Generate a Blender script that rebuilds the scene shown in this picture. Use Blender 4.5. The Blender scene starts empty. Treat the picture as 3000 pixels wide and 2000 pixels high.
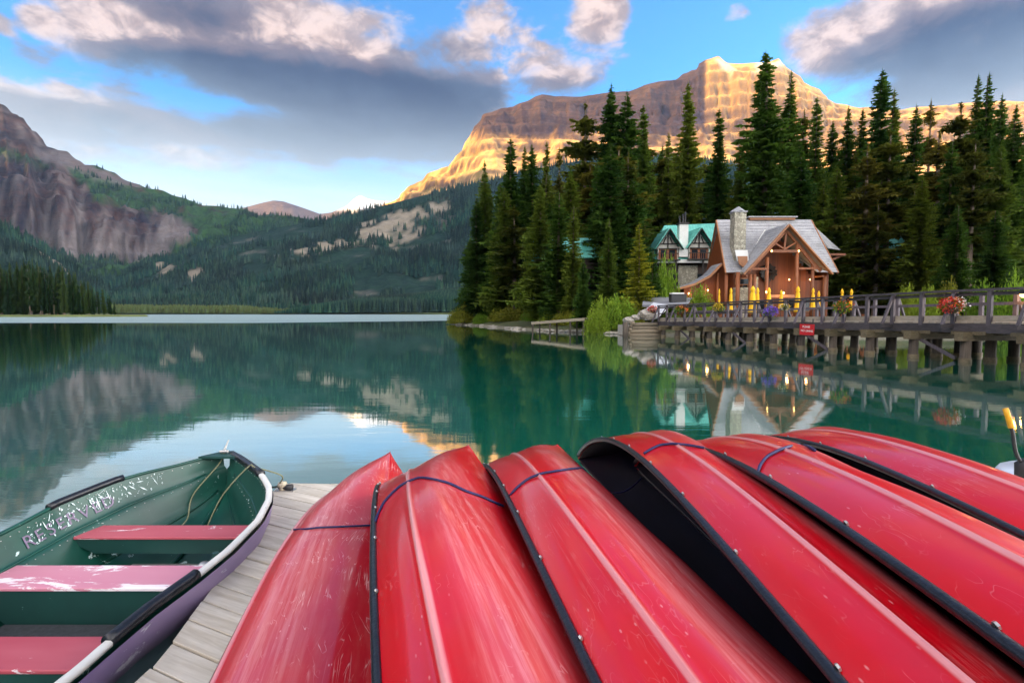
import bpy, bmesh, math, random
import numpy as np
from mathutils import Vector, Matrix, noise as mnoise
from mathutils.bvhtree import BVHTree

# ------------------------------------------------------------------ camera, sky, sun, exposure
SC = bpy.context.scene
COL = SC.collection
F = 1500.0
PITCH = math.atan(82 / F)
EYE = 2.0
cam_data = bpy.data.cameras.new('camera')
cam = bpy.data.objects.new('camera', cam_data)
COL.objects.link(cam)
cam.location = (0, 0, EYE)
cam.rotation_euler = (math.pi / 2 - PITCH, 0, 0)
cam_data.lens = 18.0
cam_data.sensor_width = 36.0
cam_data.clip_start = 0.05
cam_data.clip_end = 40000
SC.camera = cam

EXPOSURE = 1.95
SC.view_settings.view_transform = 'Standard'
SC.view_settings.look = 'None'
SC.view_settings.exposure = EXPOSURE
SC.view_settings.gamma = 1.0
SC.view_settings.use_curve_mapping = False
SC.render.engine = 'CYCLES'
SC.cycles.use_denoising = True
SC.cycles.max_bounces = 6
SC.cycles.diffuse_bounces = 3
SC.cycles.glossy_bounces = 3
SC.cycles.transmission_bounces = 3
SC.cycles.volume_bounces = 1
SC.cycles.transparent_max_bounces = 6
SC.cycles.sample_clamp_indirect = 6

SUN_EL = math.radians(9.5)
SUN_DIR = Vector((-0.88, -0.475, 0)).normalized()           # horizontal direction towards the sun
sun_data = bpy.data.lights.new('sun', 'SUN')
sun_data.energy = 4.2
sun_data.angle = math.radians(0.5)
sun_data.color = (1.0, 0.62, 0.22)
sun = bpy.data.objects.new('sun', sun_data)
COL.objects.link(sun)
to_sun = Vector((SUN_DIR.x * math.cos(SUN_EL), SUN_DIR.y * math.cos(SUN_EL), math.sin(SUN_EL)))
sun.rotation_euler = to_sun.to_track_quat('Z', 'Y').to_euler()
sun.location = (-20, -20, 30)


def pray(px, py):
    a = (px - 1500) / F
    b = -(py - 1000) / F
    return Vector((a, math.cos(PITCH) + b * math.sin(PITCH), -math.sin(PITCH) + b * math.cos(PITCH)))


def at(px, py, Y):
    """world point on the sight line of photo pixel (px, py) at distance Y ahead"""
    d = pray(px, py)
    t = Y / d.y
    return Vector((d.x * t, Y, EYE + d.z * t))


def onz(px, py, z):
    d = pray(px, py)
    t = (z - EYE) / d.z
    return Vector((d.x * t, d.y * t, z))


DS = 3000 / 2352.0


def atd(dx, dy, Y):
    return at(dx * DS, dy * DS, Y)


# ---- world
world = bpy.data.worlds.new('World')
SC.world = world
world.use_nodes = True
wt = world.node_tree
for n in list(wt.nodes):
    wt.nodes.remove(n)


class G:
    """small helper to write node graphs as expressions"""

    def __init__(s, tree):
        s.t = tree

    def n(s, typ, **kw):
        nd = s.t.nodes.new(typ)
        for k, v in kw.items():
            setattr(nd, k, v)
        return nd

    def put(s, sock, v):
        if isinstance(v, bpy.types.NodeSocket):
            s.t.links.new(v, sock)
        elif v is not None:
            sock.default_value = v

    def m(s, op, a, b=None, c=None, clamp=False):
        nd = s.n('ShaderNodeMath', operation=op)
        nd.use_clamp = clamp
        s.put(nd.inputs[0], a)
        if b is not None:
            s.put(nd.inputs[1], b)
        if c is not None:
            s.put(nd.inputs[2], c)
        return nd.outputs[0]

    def add(s, a, b): return s.m('ADD', a, b)
    def sub(s, a, b): return s.m('SUBTRACT', a, b)
    def mul(s, a, b): return s.m('MULTIPLY', a, b)
    def mx(s, a, b): return s.m('MAXIMUM', a, b)
    def mn(s, a, b): return s.m('MINIMUM', a, b)

    def smooth(s, v, lo, hi, a=0.0, b=1.0):
        nd = s.n('ShaderNodeMapRange', interpolation_type='SMOOTHSTEP')
        s.put(nd.inputs['Value'], v)
        nd.inputs['From Min'].default_value = lo
        nd.inputs['From Max'].default_value = hi
        nd.inputs['To Min'].default_value = a
        nd.inputs['To Max'].default_value = b
        return nd.outputs['Result']

    def mix(s, f, a, b, blend='MIX'):
        nd = s.n('ShaderNodeMix', data_type='RGBA', blend_type=blend)
        s.put(nd.inputs[0], f)
        for sock, v in ((nd.inputs[6], a), (nd.inputs[7], b)):
            if isinstance(v, tuple) and len(v) == 3:
                v = v + (1,)
            s.put(sock, v)
        return nd.outputs[2]

    def noise(s, vec, scale, detail=4, rough=0.55, out='Fac', dist=0.0, dims='3D'):
        nd = s.n('ShaderNodeTexNoise', noise_dimensions=dims)
        s.put(nd.inputs['Vector'], vec)
        s.put(nd.inputs['Scale'], scale)
        nd.inputs['Detail'].default_value = detail
        nd.inputs['Roughness'].default_value = rough
        nd.inputs['Distortion'].default_value = dist
        return nd.outputs[out]

    def vmul(s, v, xyz):
        nd = s.n('ShaderNodeVectorMath', operation='MULTIPLY')
        s.put(nd.inputs[0], v)
        nd.inputs[1].default_value = xyz
        return nd.outputs[0]

    def comb(s, x, y, z):
        nd = s.n('ShaderNodeCombineXYZ')
        s.put(nd.inputs[0], x); s.put(nd.inputs[1], y); s.put(nd.inputs[2], z)
        return nd.outputs[0]

    def sep(s, v):
        nd = s.n('ShaderNodeSeparateXYZ')
        s.put(nd.inputs[0], v)
        return nd.outputs


def azel(dx, dy):
    d = pray(dx * DS, dy * DS).normalized()
    return math.atan2(d.x, d.y), math.asin(d.z)


# cloud masses: (photo x, photo y, half width, half height, weight), turned into azimuth and elevation
CLOUDS = [
    (560, 60, 440, 110, 1.10), (640, 150, 420, 95, 1.1), (820, 215, 330, 95, 1.1), (990, 60, 190, 80, .55), (250, 120, 130, 90, .55),
    (230, 275, 300, 50, 1.0), (60, 250, 150, 40, .8), (520, 300, 360, 60, 1.0), (880, 330, 360, 65, 1.0), (1020, 250, 150, 80, .9), (300, 350, 300, 40, .8), (700, 390, 420, 30, .6),
    (1360, 60, 90, 60, 1.15), (1260, 175, 120, 50, .95), (1400, 10, 100, 40, .8), (1400, 150, 70, 35, .55),
    (2140, 60, 380, 130, 1.15), (2300, 130, 330, 110, .95), (1850, 110, 130, 90, .7), (2150, 215, 330, 55, .6), (2480, 40, 330, 260, .9),
    (1700, 26, 40, 24, .62), (85, 130, 75, 30, .6), (120, 210, 60, 14, .75), (15, 55, 60, 26, .7), (110, 45, 60, 36, .8),
]
grp = bpy.data.node_groups.new('cloud_density', 'ShaderNodeTree')
grp.interface.new_socket('Az', in_out='INPUT', socket_type='NodeSocketFloat')
grp.interface.new_socket('El', in_out='INPUT', socket_type='NodeSocketFloat')
grp.interface.new_socket('D', in_out='OUTPUT', socket_type='NodeSocketFloat')
g = G(grp)
gi = g.n('NodeGroupInput'); go = g.n('NodeGroupOutput')
az, el = gi.outputs[0], gi.outputs[1]
ce = g.m('COSINE', el)
nv = g.comb(g.mul(g.m('SINE', az), ce), g.mul(g.m('COSINE', az), ce), g.mul(g.m('SINE', el), 1.9))
fb = g.add(g.noise(nv, 5.2, 9, 0.58, dist=0.35), g.mul(g.sub(g.noise(nv, 15.0, 7, .62, dist=.5), .5), .36))
warp = g.sub(g.noise(nv, 3.0, 3, .5), .5)
tot = None
for cx, cy, rx, ry, w in CLOUDS:
    a0, e0 = azel(cx, cy)
    ra = rx * DS / F * math.cos(a0) ** 2
    re = ry * DS / F * math.cos(a0)
    x = g.mul(g.sub(g.add(az, g.mul(warp, .16)), a0), 1 / ra)
    y = g.mul(g.sub(g.add(el, g.mul(warp, .05)), e0), 1 / re)
    d2 = g.add(g.mul(x, x), g.mul(y, y))
    b = g.mul(g.mx(g.sub(1.0, g.mul(d2, .72)), 0.0), w)
    tot = b if tot is None else g.mx(g.mx(tot, b), g.mn(g.add(g.mul(tot, .75), g.mul(b, .75)), 1.25))
# outside the photographed part the same broken cloud goes on
outm = g.mx(g.smooth(g.m('ABSOLUTE', az), .80, 1.1), g.smooth(g.m('DIVIDE', g.m('SINE', el), g.mx(g.mul(g.m('COSINE', az), ce), .22)), .60, .85))
low = g.noise(nv, 1.6, 2, .5)
gen = g.mul(g.smooth(low, .34, .56), g.mul(outm, .95))
tot = g.mx(tot, gen)
D = g.add(g.mul(tot, 1.02), g.mul(g.sub(fb, .5), g.add(1.5, g.mul(g.smooth(tot, .1, .9, 1, 0), 1.6))))
g.put(go.inputs[0], D)

g = G(wt)
tc = g.n('ShaderNodeTexCoord')
nrm = g.n('ShaderNodeVectorMath', operation='NORMALIZE'); g.put(nrm.inputs[0], tc.outputs['Generated'])
sx, sy, sz = g.sep(nrm.outputs[0])
AZ = g.m('ARCTAN2', sx, sy)
EL = g.m('ARCSINE', sz)


def dens(a, e):
    nd = g.n('ShaderNodeGroup'); nd.node_tree = grp
    g.put(nd.inputs[0], a); g.put(nd.inputs[1], e)
    return nd.outputs[0]


D0 = dens(AZ, EL)
D1 = dens(g.sub(AZ, .025), g.add(EL, .055))
D2 = dens(g.sub(AZ, .01), g.add(EL, .12))
sky = g.n('ShaderNodeTexSky', sky_type='NISHITA')
sky.sun_disc = False
sky.sun_elevation = SUN_EL
sky.sun_rotation = math.atan2(SUN_DIR.x, SUN_DIR.y)
sky.altitude = 1300
sky.air_density = 1.0
sky.dust_density = 0.6
sky.ozone_density = 2.5
WS = 0.14
k = 1 / WS
XE = 2 ** EXPOSURE


def DC(r, g_, b):
    return (r / XE * k, g_ / XE * k, b / XE * k)


blue = g.mix(1.0, sky.outputs[0], (0.40, .74, .93), 'MULTIPLY')
# pale bright veil above the horizon
veil = g.smooth(EL, .16, .36, 1.0, 0.0)
veil = g.mul(veil, g.smooth(g.noise(g.comb(AZ, g.mul(EL, 6.0), 0.0), 2.2, 5, .6), .15, .7, .55, 1.0))
skyc = g.mix(g.mul(veil, .90), blue, DC(1.05, 1.15, 1.2))
alpha = g.smooth(D0, .40, .88)
thick = g.smooth(D0, .55, 1.5)
under = g.add(g.mul(g.smooth(D1, .45, 1.35), .22), g.mul(g.smooth(D2, .45, 1.3), .26))
for cx, cy, rx, ry, w in ((780, 235, 420, 85, .95), (560, 215, 330, 60, .55), (2180, 130, 330, 100, .85), (430, 0, 190, 55, .62), (150, 275, 260, 45, .55), (820, 335, 420, 55, .7), (1240, 215, 130, 35, .5), (1010, 180, 130, 90, .5), (90, 135, 80, 35, .6)):
    a0, e0 = azel(cx, cy)
    x = g.mul(g.sub(AZ, a0), 1 / (rx * DS / F * math.cos(a0) ** 2)); y = g.mul(g.sub(EL, e0), 1 / (ry * DS / F * math.cos(a0)))
    under = g.add(under, g.mul(g.smooth(g.add(g.mul(x, x), g.mul(y, y)), .1, 1.5, 1, 0), w))
under = g.add(under, g.mul(g.smooth(g.m('ABSOLUTE', g.sub(EL, .28)), .35, .6), .35))
# cloud faces towards the low sun are brighter and warmer
sund = g.n('ShaderNodeVectorMath', operation='DOT_PRODUCT'); g.put(sund.inputs[0], nrm.outputs[0]); sund.inputs[1].default_value = tuple(to_sun)
glow = g.smooth(sund.outputs['Value'], .42, 1.0)
high = g.smooth(sy, .30, -.35)  # cloud behind the camera is brightened, added fill light for the foreground
lit = g.mix(glow, g.mix(high, DC(.92, .71, .64), DC(4.6, 4.3, 4.1)), DC(10.0, 8.2, 6.6))
mid = g.mix(glow, g.mix(high, DC(.27, .215, .26), DC(2.9, 2.7, 2.65)), DC(5.5, 4.6, 3.9))
dark = g.mix(glow, g.mix(high, DC(.065, .085, .17), DC(1.3, 1.25, 1.3)), DC(2.4, 2.1, 2.0))
puff = g.noise(g.comb(g.mul(AZ, 1.0), g.mul(EL, 1.7), 0.0), 16.0, 8, .62, dist=.6)
under = g.sub(under, g.mul(g.sub(puff, .5), .95))
fine = g.noise(g.comb(g.mul(AZ, 1.0), g.mul(EL, 1.5), 3.0), 34.0, 7, .6, dist=.4)
lit = g.mix(1.0, lit, g.mix(g.smooth(g.add(puff, g.mul(g.sub(fine, .5), .6)), .36, .66), (.66, .62, .64), (1.22, 1.2, 1.18)), 'MULTIPLY')
cc = g.mix(g.smooth(under, .0, .50), lit, mid)
cc = g.mix(g.smooth(under, .45, 1.05), cc, dark)
cc = g.mix(g.mul(g.sub(1.0, thick), .22), cc, DC(.45, .58, .78))
# low cloud is seen through more bright air
cc = g.mix(g.smooth(EL, .15, .42, .88, 0.0), cc, DC(.86, .97, 1.06))
skyc = g.mix(g.mul(alpha, .95), skyc, cc)
# beyond the right edge a much brighter bank of thin cloud is added to light the canoes
bank = g.mul(g.smooth(AZ, .80, 1.05), g.mul(g.smooth(AZ, 2.3, 2.8, 1, 0), g.smooth(EL, .42, .72, 1, 0)))
bank = g.mul(bank, g.smooth(g.noise(nrm.outputs[0], 3.0, 5, .6), .2, .6, .6, 1.0))
skyc = g.mix(bank, skyc, DC(9.5, 9.0, 8.7))
bg = g.n('ShaderNodeBackground')
g.put(bg.inputs[0], skyc)
bg.inputs[1].default_value = WS
wo = g.n('ShaderNodeOutputWorld')
g.put(wo.inputs[0], bg.outputs[0])
world.cycles.sampling_method = 'MANUAL'
world.cycles.sample_map_resolution = 512

R = random.Random(7)
NR = np.random.RandomState(5)


# ------------------------------------------------------------------ object helpers
def link(o, parent=None):
    COL.objects.link(o)
    if parent is not None:
        o.parent = parent
    return o


def tag(o, label=None, cat=None, group=None, kind=None):
    if label: o['label'] = label
    if cat: o['category'] = cat
    if group: o['group'] = group
    if kind: o['kind'] = kind
    return o


def thing(name, label, cat, loc=(0, 0, 0), rz=0.0, group=None):
    o = bpy.data.objects.new(name, None)
    o.empty_display_size = .2
    o.location = loc
    o.rotation_euler = (0, 0, rz)
    link(o)
    return tag(o, label, cat, group)


def mesh(name, V, Fc, mat=None, smooth=False):
    me = bpy.data.meshes.new(name)
    me.from_pydata([tuple(map(float, v)) for v in V], [], [tuple(int(i) for i in f) for f in Fc])
    if mat is not None:
        for m_ in (mat if isinstance(mat, (list, tuple)) else [mat]):
            me.materials.append(m_)
    if smooth:
        me.polygons.foreach_set('use_smooth', [True] * len(me.polygons))
    me.update()
    return me


def fastmesh(name, V, Q, mat=None, smooth=False):
    """V (n,3) array, Q (m,k) array of equal polygons"""
    V = np.asarray(V, np.float32); Q = np.asarray(Q, np.int32)
    me = bpy.data.meshes.new(name)
    k_ = Q.shape[1]
    me.vertices.add(len(V)); me.vertices.foreach_set('co', V.ravel())
    me.loops.add(Q.size); me.loops.foreach_set('vertex_index', Q.ravel())
    me.polygons.add(len(Q))
    me.polygons.foreach_set('loop_start', np.arange(len(Q), dtype=np.int32) * k_)
    me.polygons.foreach_set('loop_total', np.full(len(Q), k_, np.int32))
    if smooth:
        me.polygons.foreach_set('use_smooth', np.ones(len(Q), bool))
    if mat is not None:
        me.materials.append(mat)
    me.update(calc_edges=True)
    me.validate()
    return me


class MB:
    """collects simple solids into one mesh"""

    def __init__(s):
        s.V = []; s.F = []

    def box(s, c, size, rot=None, taper=None):
        hx, hy, hz = size[0] / 2, size[1] / 2, size[2] / 2
        b = len(s.V)
        for z in (-hz, hz):
            for x, y in ((-hx, -hy), (hx, -hy), (hx, hy), (-hx, hy)):
                if taper and z > 0:
                    x *= taper; y *= taper
                v = Vector((x, y, z))
                if rot is not None:
                    v = rot @ v
                s.V.append(v + Vector(c))
        s.F += [(b + i for i in f) for f in ((3, 2, 1, 0), (4, 5, 6, 7), (0, 1, 5, 4), (1, 2, 6, 5), (2, 3, 7, 6), (3, 0, 4, 7))]
        s.F[-6:] = [tuple(f) for f in s.F[-6:]]
        return s

    def bar(s, a, b_, w, h, up=Vector((0, 0, 1))):
        a = Vector(a); b_ = Vector(b_)
        d = (b_ - a); L = d.length; d.normalize()
        x = d.cross(up)
        if x.length < 1e-4:
            x = d.cross(Vector((0, 1, 0)))
        x.normalize(); z = x.cross(d)
        rot = Matrix((x, d, z)).transposed()
        return s.box((a + b_) / 2, (w, L, h), rot)

    def tube(s, pts, r, n=8, cap=True):
        pts = [Vector(p) for p in pts]
        rs = r if isinstance(r, (list, tuple)) else [r] * len(pts)
        b = len(s.V)
        ref = Vector((0, 0, 1))
        for i, p in enumerate(pts):
            d = (pts[min(i + 1, len(pts) - 1)] - pts[max(i - 1, 0)])
            if d.length < 1e-9: d = Vector((0, 0, 1))
            d.normalize()
            u = d.cross(ref)
            if u.length < .05:
                u = d.cross(Vector((1, 0, 0)))
            u.normalize(); v = d.cross(u)
            for k_ in range(n):
                t = 2 * math.pi * k_ / n
                s.V.append(p + (u * math.cos(t) + v * math.sin(t)) * rs[i])
        for i in range(len(pts) - 1):
            for k_ in range(n):
                a0 = b + i * n + k_; a1 = b + i * n + (k_ + 1) % n
                s.F.append((a0, a1, a1 + n, a0 + n))
        if cap:
            s.F.append(tuple(b + k_ for k_ in range(n))[::-1])
            s.F.append(tuple(b + (len(pts) - 1) * n + k_ for k_ in range(n)))
        return s

    def lathe(s, prof, c=(0, 0, 0), n=12):
        b = len(s.V)
        for r_, z in prof:
            for k_ in range(n):
                t = 2 * math.pi * k_ / n
                s.V.append(Vector((c[0] + r_ * math.cos(t), c[1] + r_ * math.sin(t), c[2] + z)))
        for i in range(len(prof) - 1):
            for k_ in range(n):
                a0 = b + i * n + k_; a1 = b + i * n + (k_ + 1) % n
                s.F.append((a0, a1, a1 + n, a0 + n))
        s.F.append(tuple(b + k_ for k_ in range(n))[::-1])
        s.F.append(tuple(b + (len(prof) - 1) * n + k_ for k_ in range(n)))
        return s

    def poly(s, pts, thick=0.0, normal=None):
        """flat polygon, extruded by thick along -normal"""
        pts = [Vector(p) for p in pts]
        b = len(s.V); n = len(pts)
        if normal is None:
            normal = (pts[1] - pts[0]).cross(pts[2] - pts[0]).normalized()
        s.V += pts
        s.F.append(tuple(range(b, b + n)))
        if thick:
            s.V += [p - normal * thick for p in pts]
            s.F.append(tuple(range(b + 2 * n - 1, b + n - 1, -1)))
            for i in range(n):
                j = (i + 1) % n
                s.F.append((b + i, b + n + i, b + n + j, b + j))
        return s

    def build(s, name, mat, parent=None, smooth=False, bevel=0.0, **props):
        o = bpy.data.objects.new(name, mesh(name, s.V, s.F, mat, smooth))
        link(o, parent)
        if bevel:
            md = o.modifiers.new('bevel', 'BEVEL'); md.width = bevel; md.segments = 2; md.limit_method = 'ANGLE'
        for k_, v in props.items():
            o[k_] = v
        return o


def copy_tree(o, parent=None):
    c = o.copy(); COL.objects.link(c)
    c.parent = parent
    for ch in list(o.children):
        copy_tree(ch, c)
    return c


# ------------------------------------------------------------------ materials
MATS = {}


def new_mat(name):
    m_ = bpy.data.materials.new(name); m_.use_nodes = True
    t = m_.node_tree
    bs = t.nodes['Principled BSDF']
    return m_, G(t), bs


def plain(name, col, rough=.6, metal=0.0, var=.25, scale=6.0, bump=0.0, bscale=40.0, emit=None, estr=0.0, stretch=(1, 1, 1), spec=.5):
    if name in MATS: return MATS[name]
    m_, g, bs = new_mat(name)
    tc = g.n('ShaderNodeTexCoord')
    v = g.vmul(tc.outputs['Object'], stretch)
    nz = g.noise(v, scale, 6, .6)
    f = g.smooth(nz, .25, .75)
    lo = tuple(c * (1 - var) for c in col); hi = tuple(min(1, c * (1 + var)) for c in col)
    g.put(bs.inputs['Base Color'], g.mix(f, lo, hi))
    bs.inputs['Roughness'].default_value = rough
    bs.inputs['Metallic'].default_value = metal
    bs.inputs['Specular IOR Level'].default_value = spec
    if bump:
        b = g.n('ShaderNodeBump'); b.inputs['Strength'].default_value = bump; b.inputs['Distance'].default_value = .02
        g.put(b.inputs['Height'], g.noise(v, bscale, 4, .6)); g.put(bs.inputs['Normal'], b.outputs[0])
    if emit:
        bs.inputs['Emission Color'].default_value = emit + (1,)
        bs.inputs['Emission Strength'].default_value = estr
    MATS[name] = m_
    return m_


def wood(name, col, col2, axis=0, rough=.75, scale=3.0, bump=.4, rnd=.25):
    """grain runs along the object's own axis (0 = x, 1 = y, 2 = z)"""
    if name in MATS: return MATS[name]
    m_, g, bs = new_mat(name)
    tc = g.n('ShaderNodeTexCoord'); oi = g.n('ShaderNodeObjectInfo')
    st = [9.0, 9.0, 9.0]; st[axis] = .7
    off = g.n('ShaderNodeVectorMath', operation='ADD')
    g.put(off.inputs[0], tc.outputs['Object'])
    g.put(off.inputs[1], g.comb(g.mul(oi.outputs['Random'], 37.0), g.mul(oi.outputs['Random'], 11.0), g.mul(oi.outputs['Random'], 53.0)))
    v = g.vmul(off.outputs[0], tuple(st))
    nz = g.noise(v, scale, 8, .65, dist=.4)
    nz2 = g.noise(off.outputs[0], 2.3, 4, .6)
    c = g.mix(g.smooth(nz, .3, .7), col, col2)
    c = g.mix(g.mul(g.smooth(nz2, .4, .8), .5), c, tuple(x * .55 for x in col2))
    br = g.add(1 - rnd, g.mul(oi.outputs['Random'], 2 * rnd))
    hs = g.n('ShaderNodeHueSaturation'); g.put(hs.inputs['Color'], c); g.put(hs.inputs['Value'], br)
    g.put(bs.inputs['Base Color'], hs.outputs[0])
    bs.inputs['Roughness'].default_value = rough
    b = g.n('ShaderNodeBump'); b.inputs['Strength'].default_value = bump; b.inputs['Distance'].default_value = .01
    g.put(b.inputs['Height'], nz); g.put(bs.inputs['Normal'], b.outputs[0])
    MATS[name] = m_
    return m_


def foliage(name, c1, c2, c3=None, rough=.75, big=False):
    if name in MATS: return MATS[name]
    m_, g, bs = new_mat(name)
    tc = g.n('ShaderNodeTexCoord'); oi = g.n('ShaderNodeObjectInfo')
    nz = g.noise(tc.outputs['Object'], 9.0, 3, .7)
    c = g.mix(g.smooth(nz, .35, .65), c1, c2)
    if c3:
        c = g.mix(g.mul(g.smooth(oi.outputs['Random'], .35, 1.0), .75), c, c3)
    hs = g.n('ShaderNodeHueSaturation'); g.put(hs.inputs['Color'], c)
    g.put(hs.inputs['Value'], g.add(.7, g.mul(oi.outputs['Random'], .6)))
    g.put(bs.inputs['Base Color'], hs.outputs[0])
    bs.inputs['Roughness'].default_value = rough
    bs.inputs['Specular IOR Level'].default_value = .2
    tr = g.n('ShaderNodeBsdfTranslucent'); g.put(tr.inputs['Color'], hs.outputs[0])
    ms = g.n('ShaderNodeMixShader'); ms.inputs[0].default_value = .35
    out = [n for n in g.t.nodes if n.type == 'OUTPUT_MATERIAL'][0]
    g.put(ms.inputs[1], bs.outputs[0]); g.put(ms.inputs[2], tr.outputs[0]); g.put(out.inputs[0], ms.outputs[0])
    if big:
        geo = g.n('ShaderNodeNewGeometry')
        g.put(hs.inputs['Saturation'], g.smooth(g.noise(geo.outputs['Position'], .0035, 5, .6), .35, .65, .75, 1.15))
        g.put(hs.inputs['Value'], g.mul(g.add(.75, g.mul(oi.outputs['Random'], .5)), g.smooth(g.noise(geo.outputs['Position'], .006, 5, .65), .36, .64, .5, 1.45)))
    MATS[name] = m_
    return m_


M_SPRUCE = foliage('spruce_needles', (.034, .092, .013), (.100, .195, .022), (.145, .170, .017))
M_PINE = foliage('pine_needles', (.062, .090, .012), (.155, .165, .020), (.155, .120, .018))
M_LARCH = foliage('larch_needles', (.20, .23, .014), (.34, .34, .02))
M_LIME = foliage('bush_leaves', (.09, .20, .012), (.20, .32, .025), (.19, .22, .02))
M_OLIVE = foliage('willow_leaves', (.13, .16, .012), (.26, .25, .025), (.20, .20, .02))
M_BARK = plain('bark', (.16, .115, .085), .9, var=.4, scale=3, bump=.6)
M_ROCK = plain('shore_rock', (.34, .31, .26), .85, var=.35, scale=5, bump=.6, bscale=12)


# ------------------------------------------------------------------ numpy noise
def hash2(ix, iy, seed):
    h = (ix.astype(np.int64) * 374761393 + iy.astype(np.int64) * 668265263 + seed * 1274126177) & 0x7fffffff
    h = ((h ^ (h >> 13)) * 1274126177) & 0x7fffffff
    return ((h ^ (h >> 16)) & 0xffff) / 65535.0


def vnoise(x, y, seed=0):
    ix = np.floor(x); iy = np.floor(y)
    fx = x - ix; fy = y - iy
    fx = fx * fx * fx * (fx * (fx * 6 - 15) + 10); fy = fy * fy * fy * (fy * (fy * 6 - 15) + 10)
    a = hash2(ix, iy, seed); b = hash2(ix + 1, iy, seed); c = hash2(ix, iy + 1, seed); d = hash2(ix + 1, iy + 1, seed)
    return (a * (1 - fx) + b * fx) * (1 - fy) + (c * (1 - fx) + d * fx) * fy


def fbm(x, y, oct=5, seed=0, gain=.5, ridged=False):
    s = np.zeros_like(x); a = 1.0; tot = 0
    for i in range(oct):
        n_ = vnoise(x * 2 ** i + 17.3 * i, y * 2 ** i - 9.1 * i, seed + i)
        if ridged: n_ = 1 - np.abs(2 * n_ - 1)
        s += a * n_; tot += a; a *= gain
    return s / tot


def inpoly(px, py, poly):
    c = np.zeros(px.shape, bool); n_ = len(poly)
    for i in range(n_):
        x1, y1 = poly[i]; x2, y2 = poly[(i + 1) % n_]
        cond = ((y1 > py) != (y2 > py))
        with np.errstate(divide='ignore', invalid='ignore'):
            xi = (x2 - x1) * (py - y1) / (y2 - y1 + 1e-12) + x1
        c ^= cond & (px < xi)
    return c


def view_xy(V):
    """where a terrain point lies in the photograph (2352 px wide grid), for laying out rock and wood at build time"""
    x = V[..., 0]; y = V[..., 1]; z = V[..., 2] - EYE
    d = y * math.cos(PITCH) - z * math.sin(PITCH); u = y * math.sin(PITCH) + z * math.cos(PITCH)
    return (1500 + F * x / d) / DS, (1000 - F * u / d) / DS


# ------------------------------------------------------------------ mountains
def ridge_z(profile, u, Y):
    """height of a skyline given as photo points (x, y) for bearings u = X / Y at distance Y"""
    us = []; zs = []
    for dx, dy in profile:
        p = atd(dx, dy, 1.0)
        us.append(p.x); zs.append(p.z - EYE)
    return np.interp(u, us, zs) * Y + EYE


def terrain_mat(name, rock_a, rock_b, talus, forest_a, forest_b, scale=1.0, strata=True):
    m_, g, bs = new_mat(name)
    at_ = g.n('ShaderNodeAttribute'); at_.attribute_name = 'cover'
    r_, t_, s_ = g.sep(at_.outputs['Vector'])
    geo = g.n('ShaderNodeNewGeometry')
    P = geo.outputs['Position']
    n1 = g.noise(P, .004 * scale, 8, .62)
    n2 = g.noise(P, .03 * scale, 6, .65)
    st = g.noise(g.vmul(P, (.15, .15, 2.2)), .012 * scale, 7, .6)
    ca = g.mix(g.smooth(n1, .35, .65), rock_a, rock_b)
    if strata:
        ca = g.mix(g.mul(g.smooth(st, .35, .65), .65), ca, tuple(x * .45 for x in rock_a))
    ca = g.mix(g.mul(g.smooth(n2, .45, .7), .4), ca, tuple(min(1, x * 1.6) for x in rock_b))
    tl = g.mix(g.smooth(n2, .3, .7), talus, tuple(x * .7 for x in talus))
    fo = g.mix(g.smooth(n2, .35, .65), forest_a, forest_b)
    c = g.mix(r_, fo, ca)
    c = g.mix(t_, c, tl)
    c = g.mix(s_, c, (.78, .80, .84))
    g.put(bs.inputs['Base Color'], c)
    bs.inputs['Roughness'].default_value = .95
    bs.inputs['Specular IOR Level'].default_value = .1
    b = g.n('ShaderNodeBump'); b.inputs['Strength'].default_value = .9; b.inputs['Distance'].default_value = 12.0
    g.put(b.inputs['Height'], g.add(n2, g.mul(st, .6))); g.put(bs.inputs['Normal'], b.outputs[0])
    return m_


def terrain(name, u0, u1, nu, Y0, Yr, Y1, nd, zfun, cover, mat):
    u = np.linspace(u0, u1, nu)
    Y = np.concatenate([np.linspace(Y0, Yr, int(nd * .85)), np.linspace(Yr, Y1, nd - int(nd * .85) + 1)[1:]])
    U, YY = np.meshgrid(u, Y)
    X = U * YY
    Z = zfun(U, YY, X)
    V = np.stack([X, YY, Z], -1)
    nr = len(Y)
    idx = np.arange(nr * nu).reshape(nr, nu)
    Q = np.stack([idx[:-1, :-1], idx[:-1, 1:], idx[1:, 1:], idx[1:, :-1]], -1).reshape(-1, 4)
    me = fastmesh(name, V.reshape(-1, 3), Q, mat, True)
    cv = cover(V)
    a = me.attributes.new('cover', 'FLOAT_VECTOR', 'POINT')
    a.data.foreach_set('vector', np.clip(cv, 0, 1).reshape(-1, 3).astype(np.float32).ravel())
    o = bpy.data.objects.new(name, me)
    link(o); tag(o, kind='structure')
    return V, cv


def soft(mask):
    m_ = mask.astype(float)
    for _ in range(2):
        p = np.pad(m_, 1, mode='edge')
        m_ = (p[1:-1, 1:-1] * 2 + p[:-2, 1:-1] + p[2:, 1:-1] + p[1:-1, :-2] + p[1:-1, 2:]) / 6
    return m_


FOREST_PTS = []        # (x, y, z, height, width) of far conifers


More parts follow.
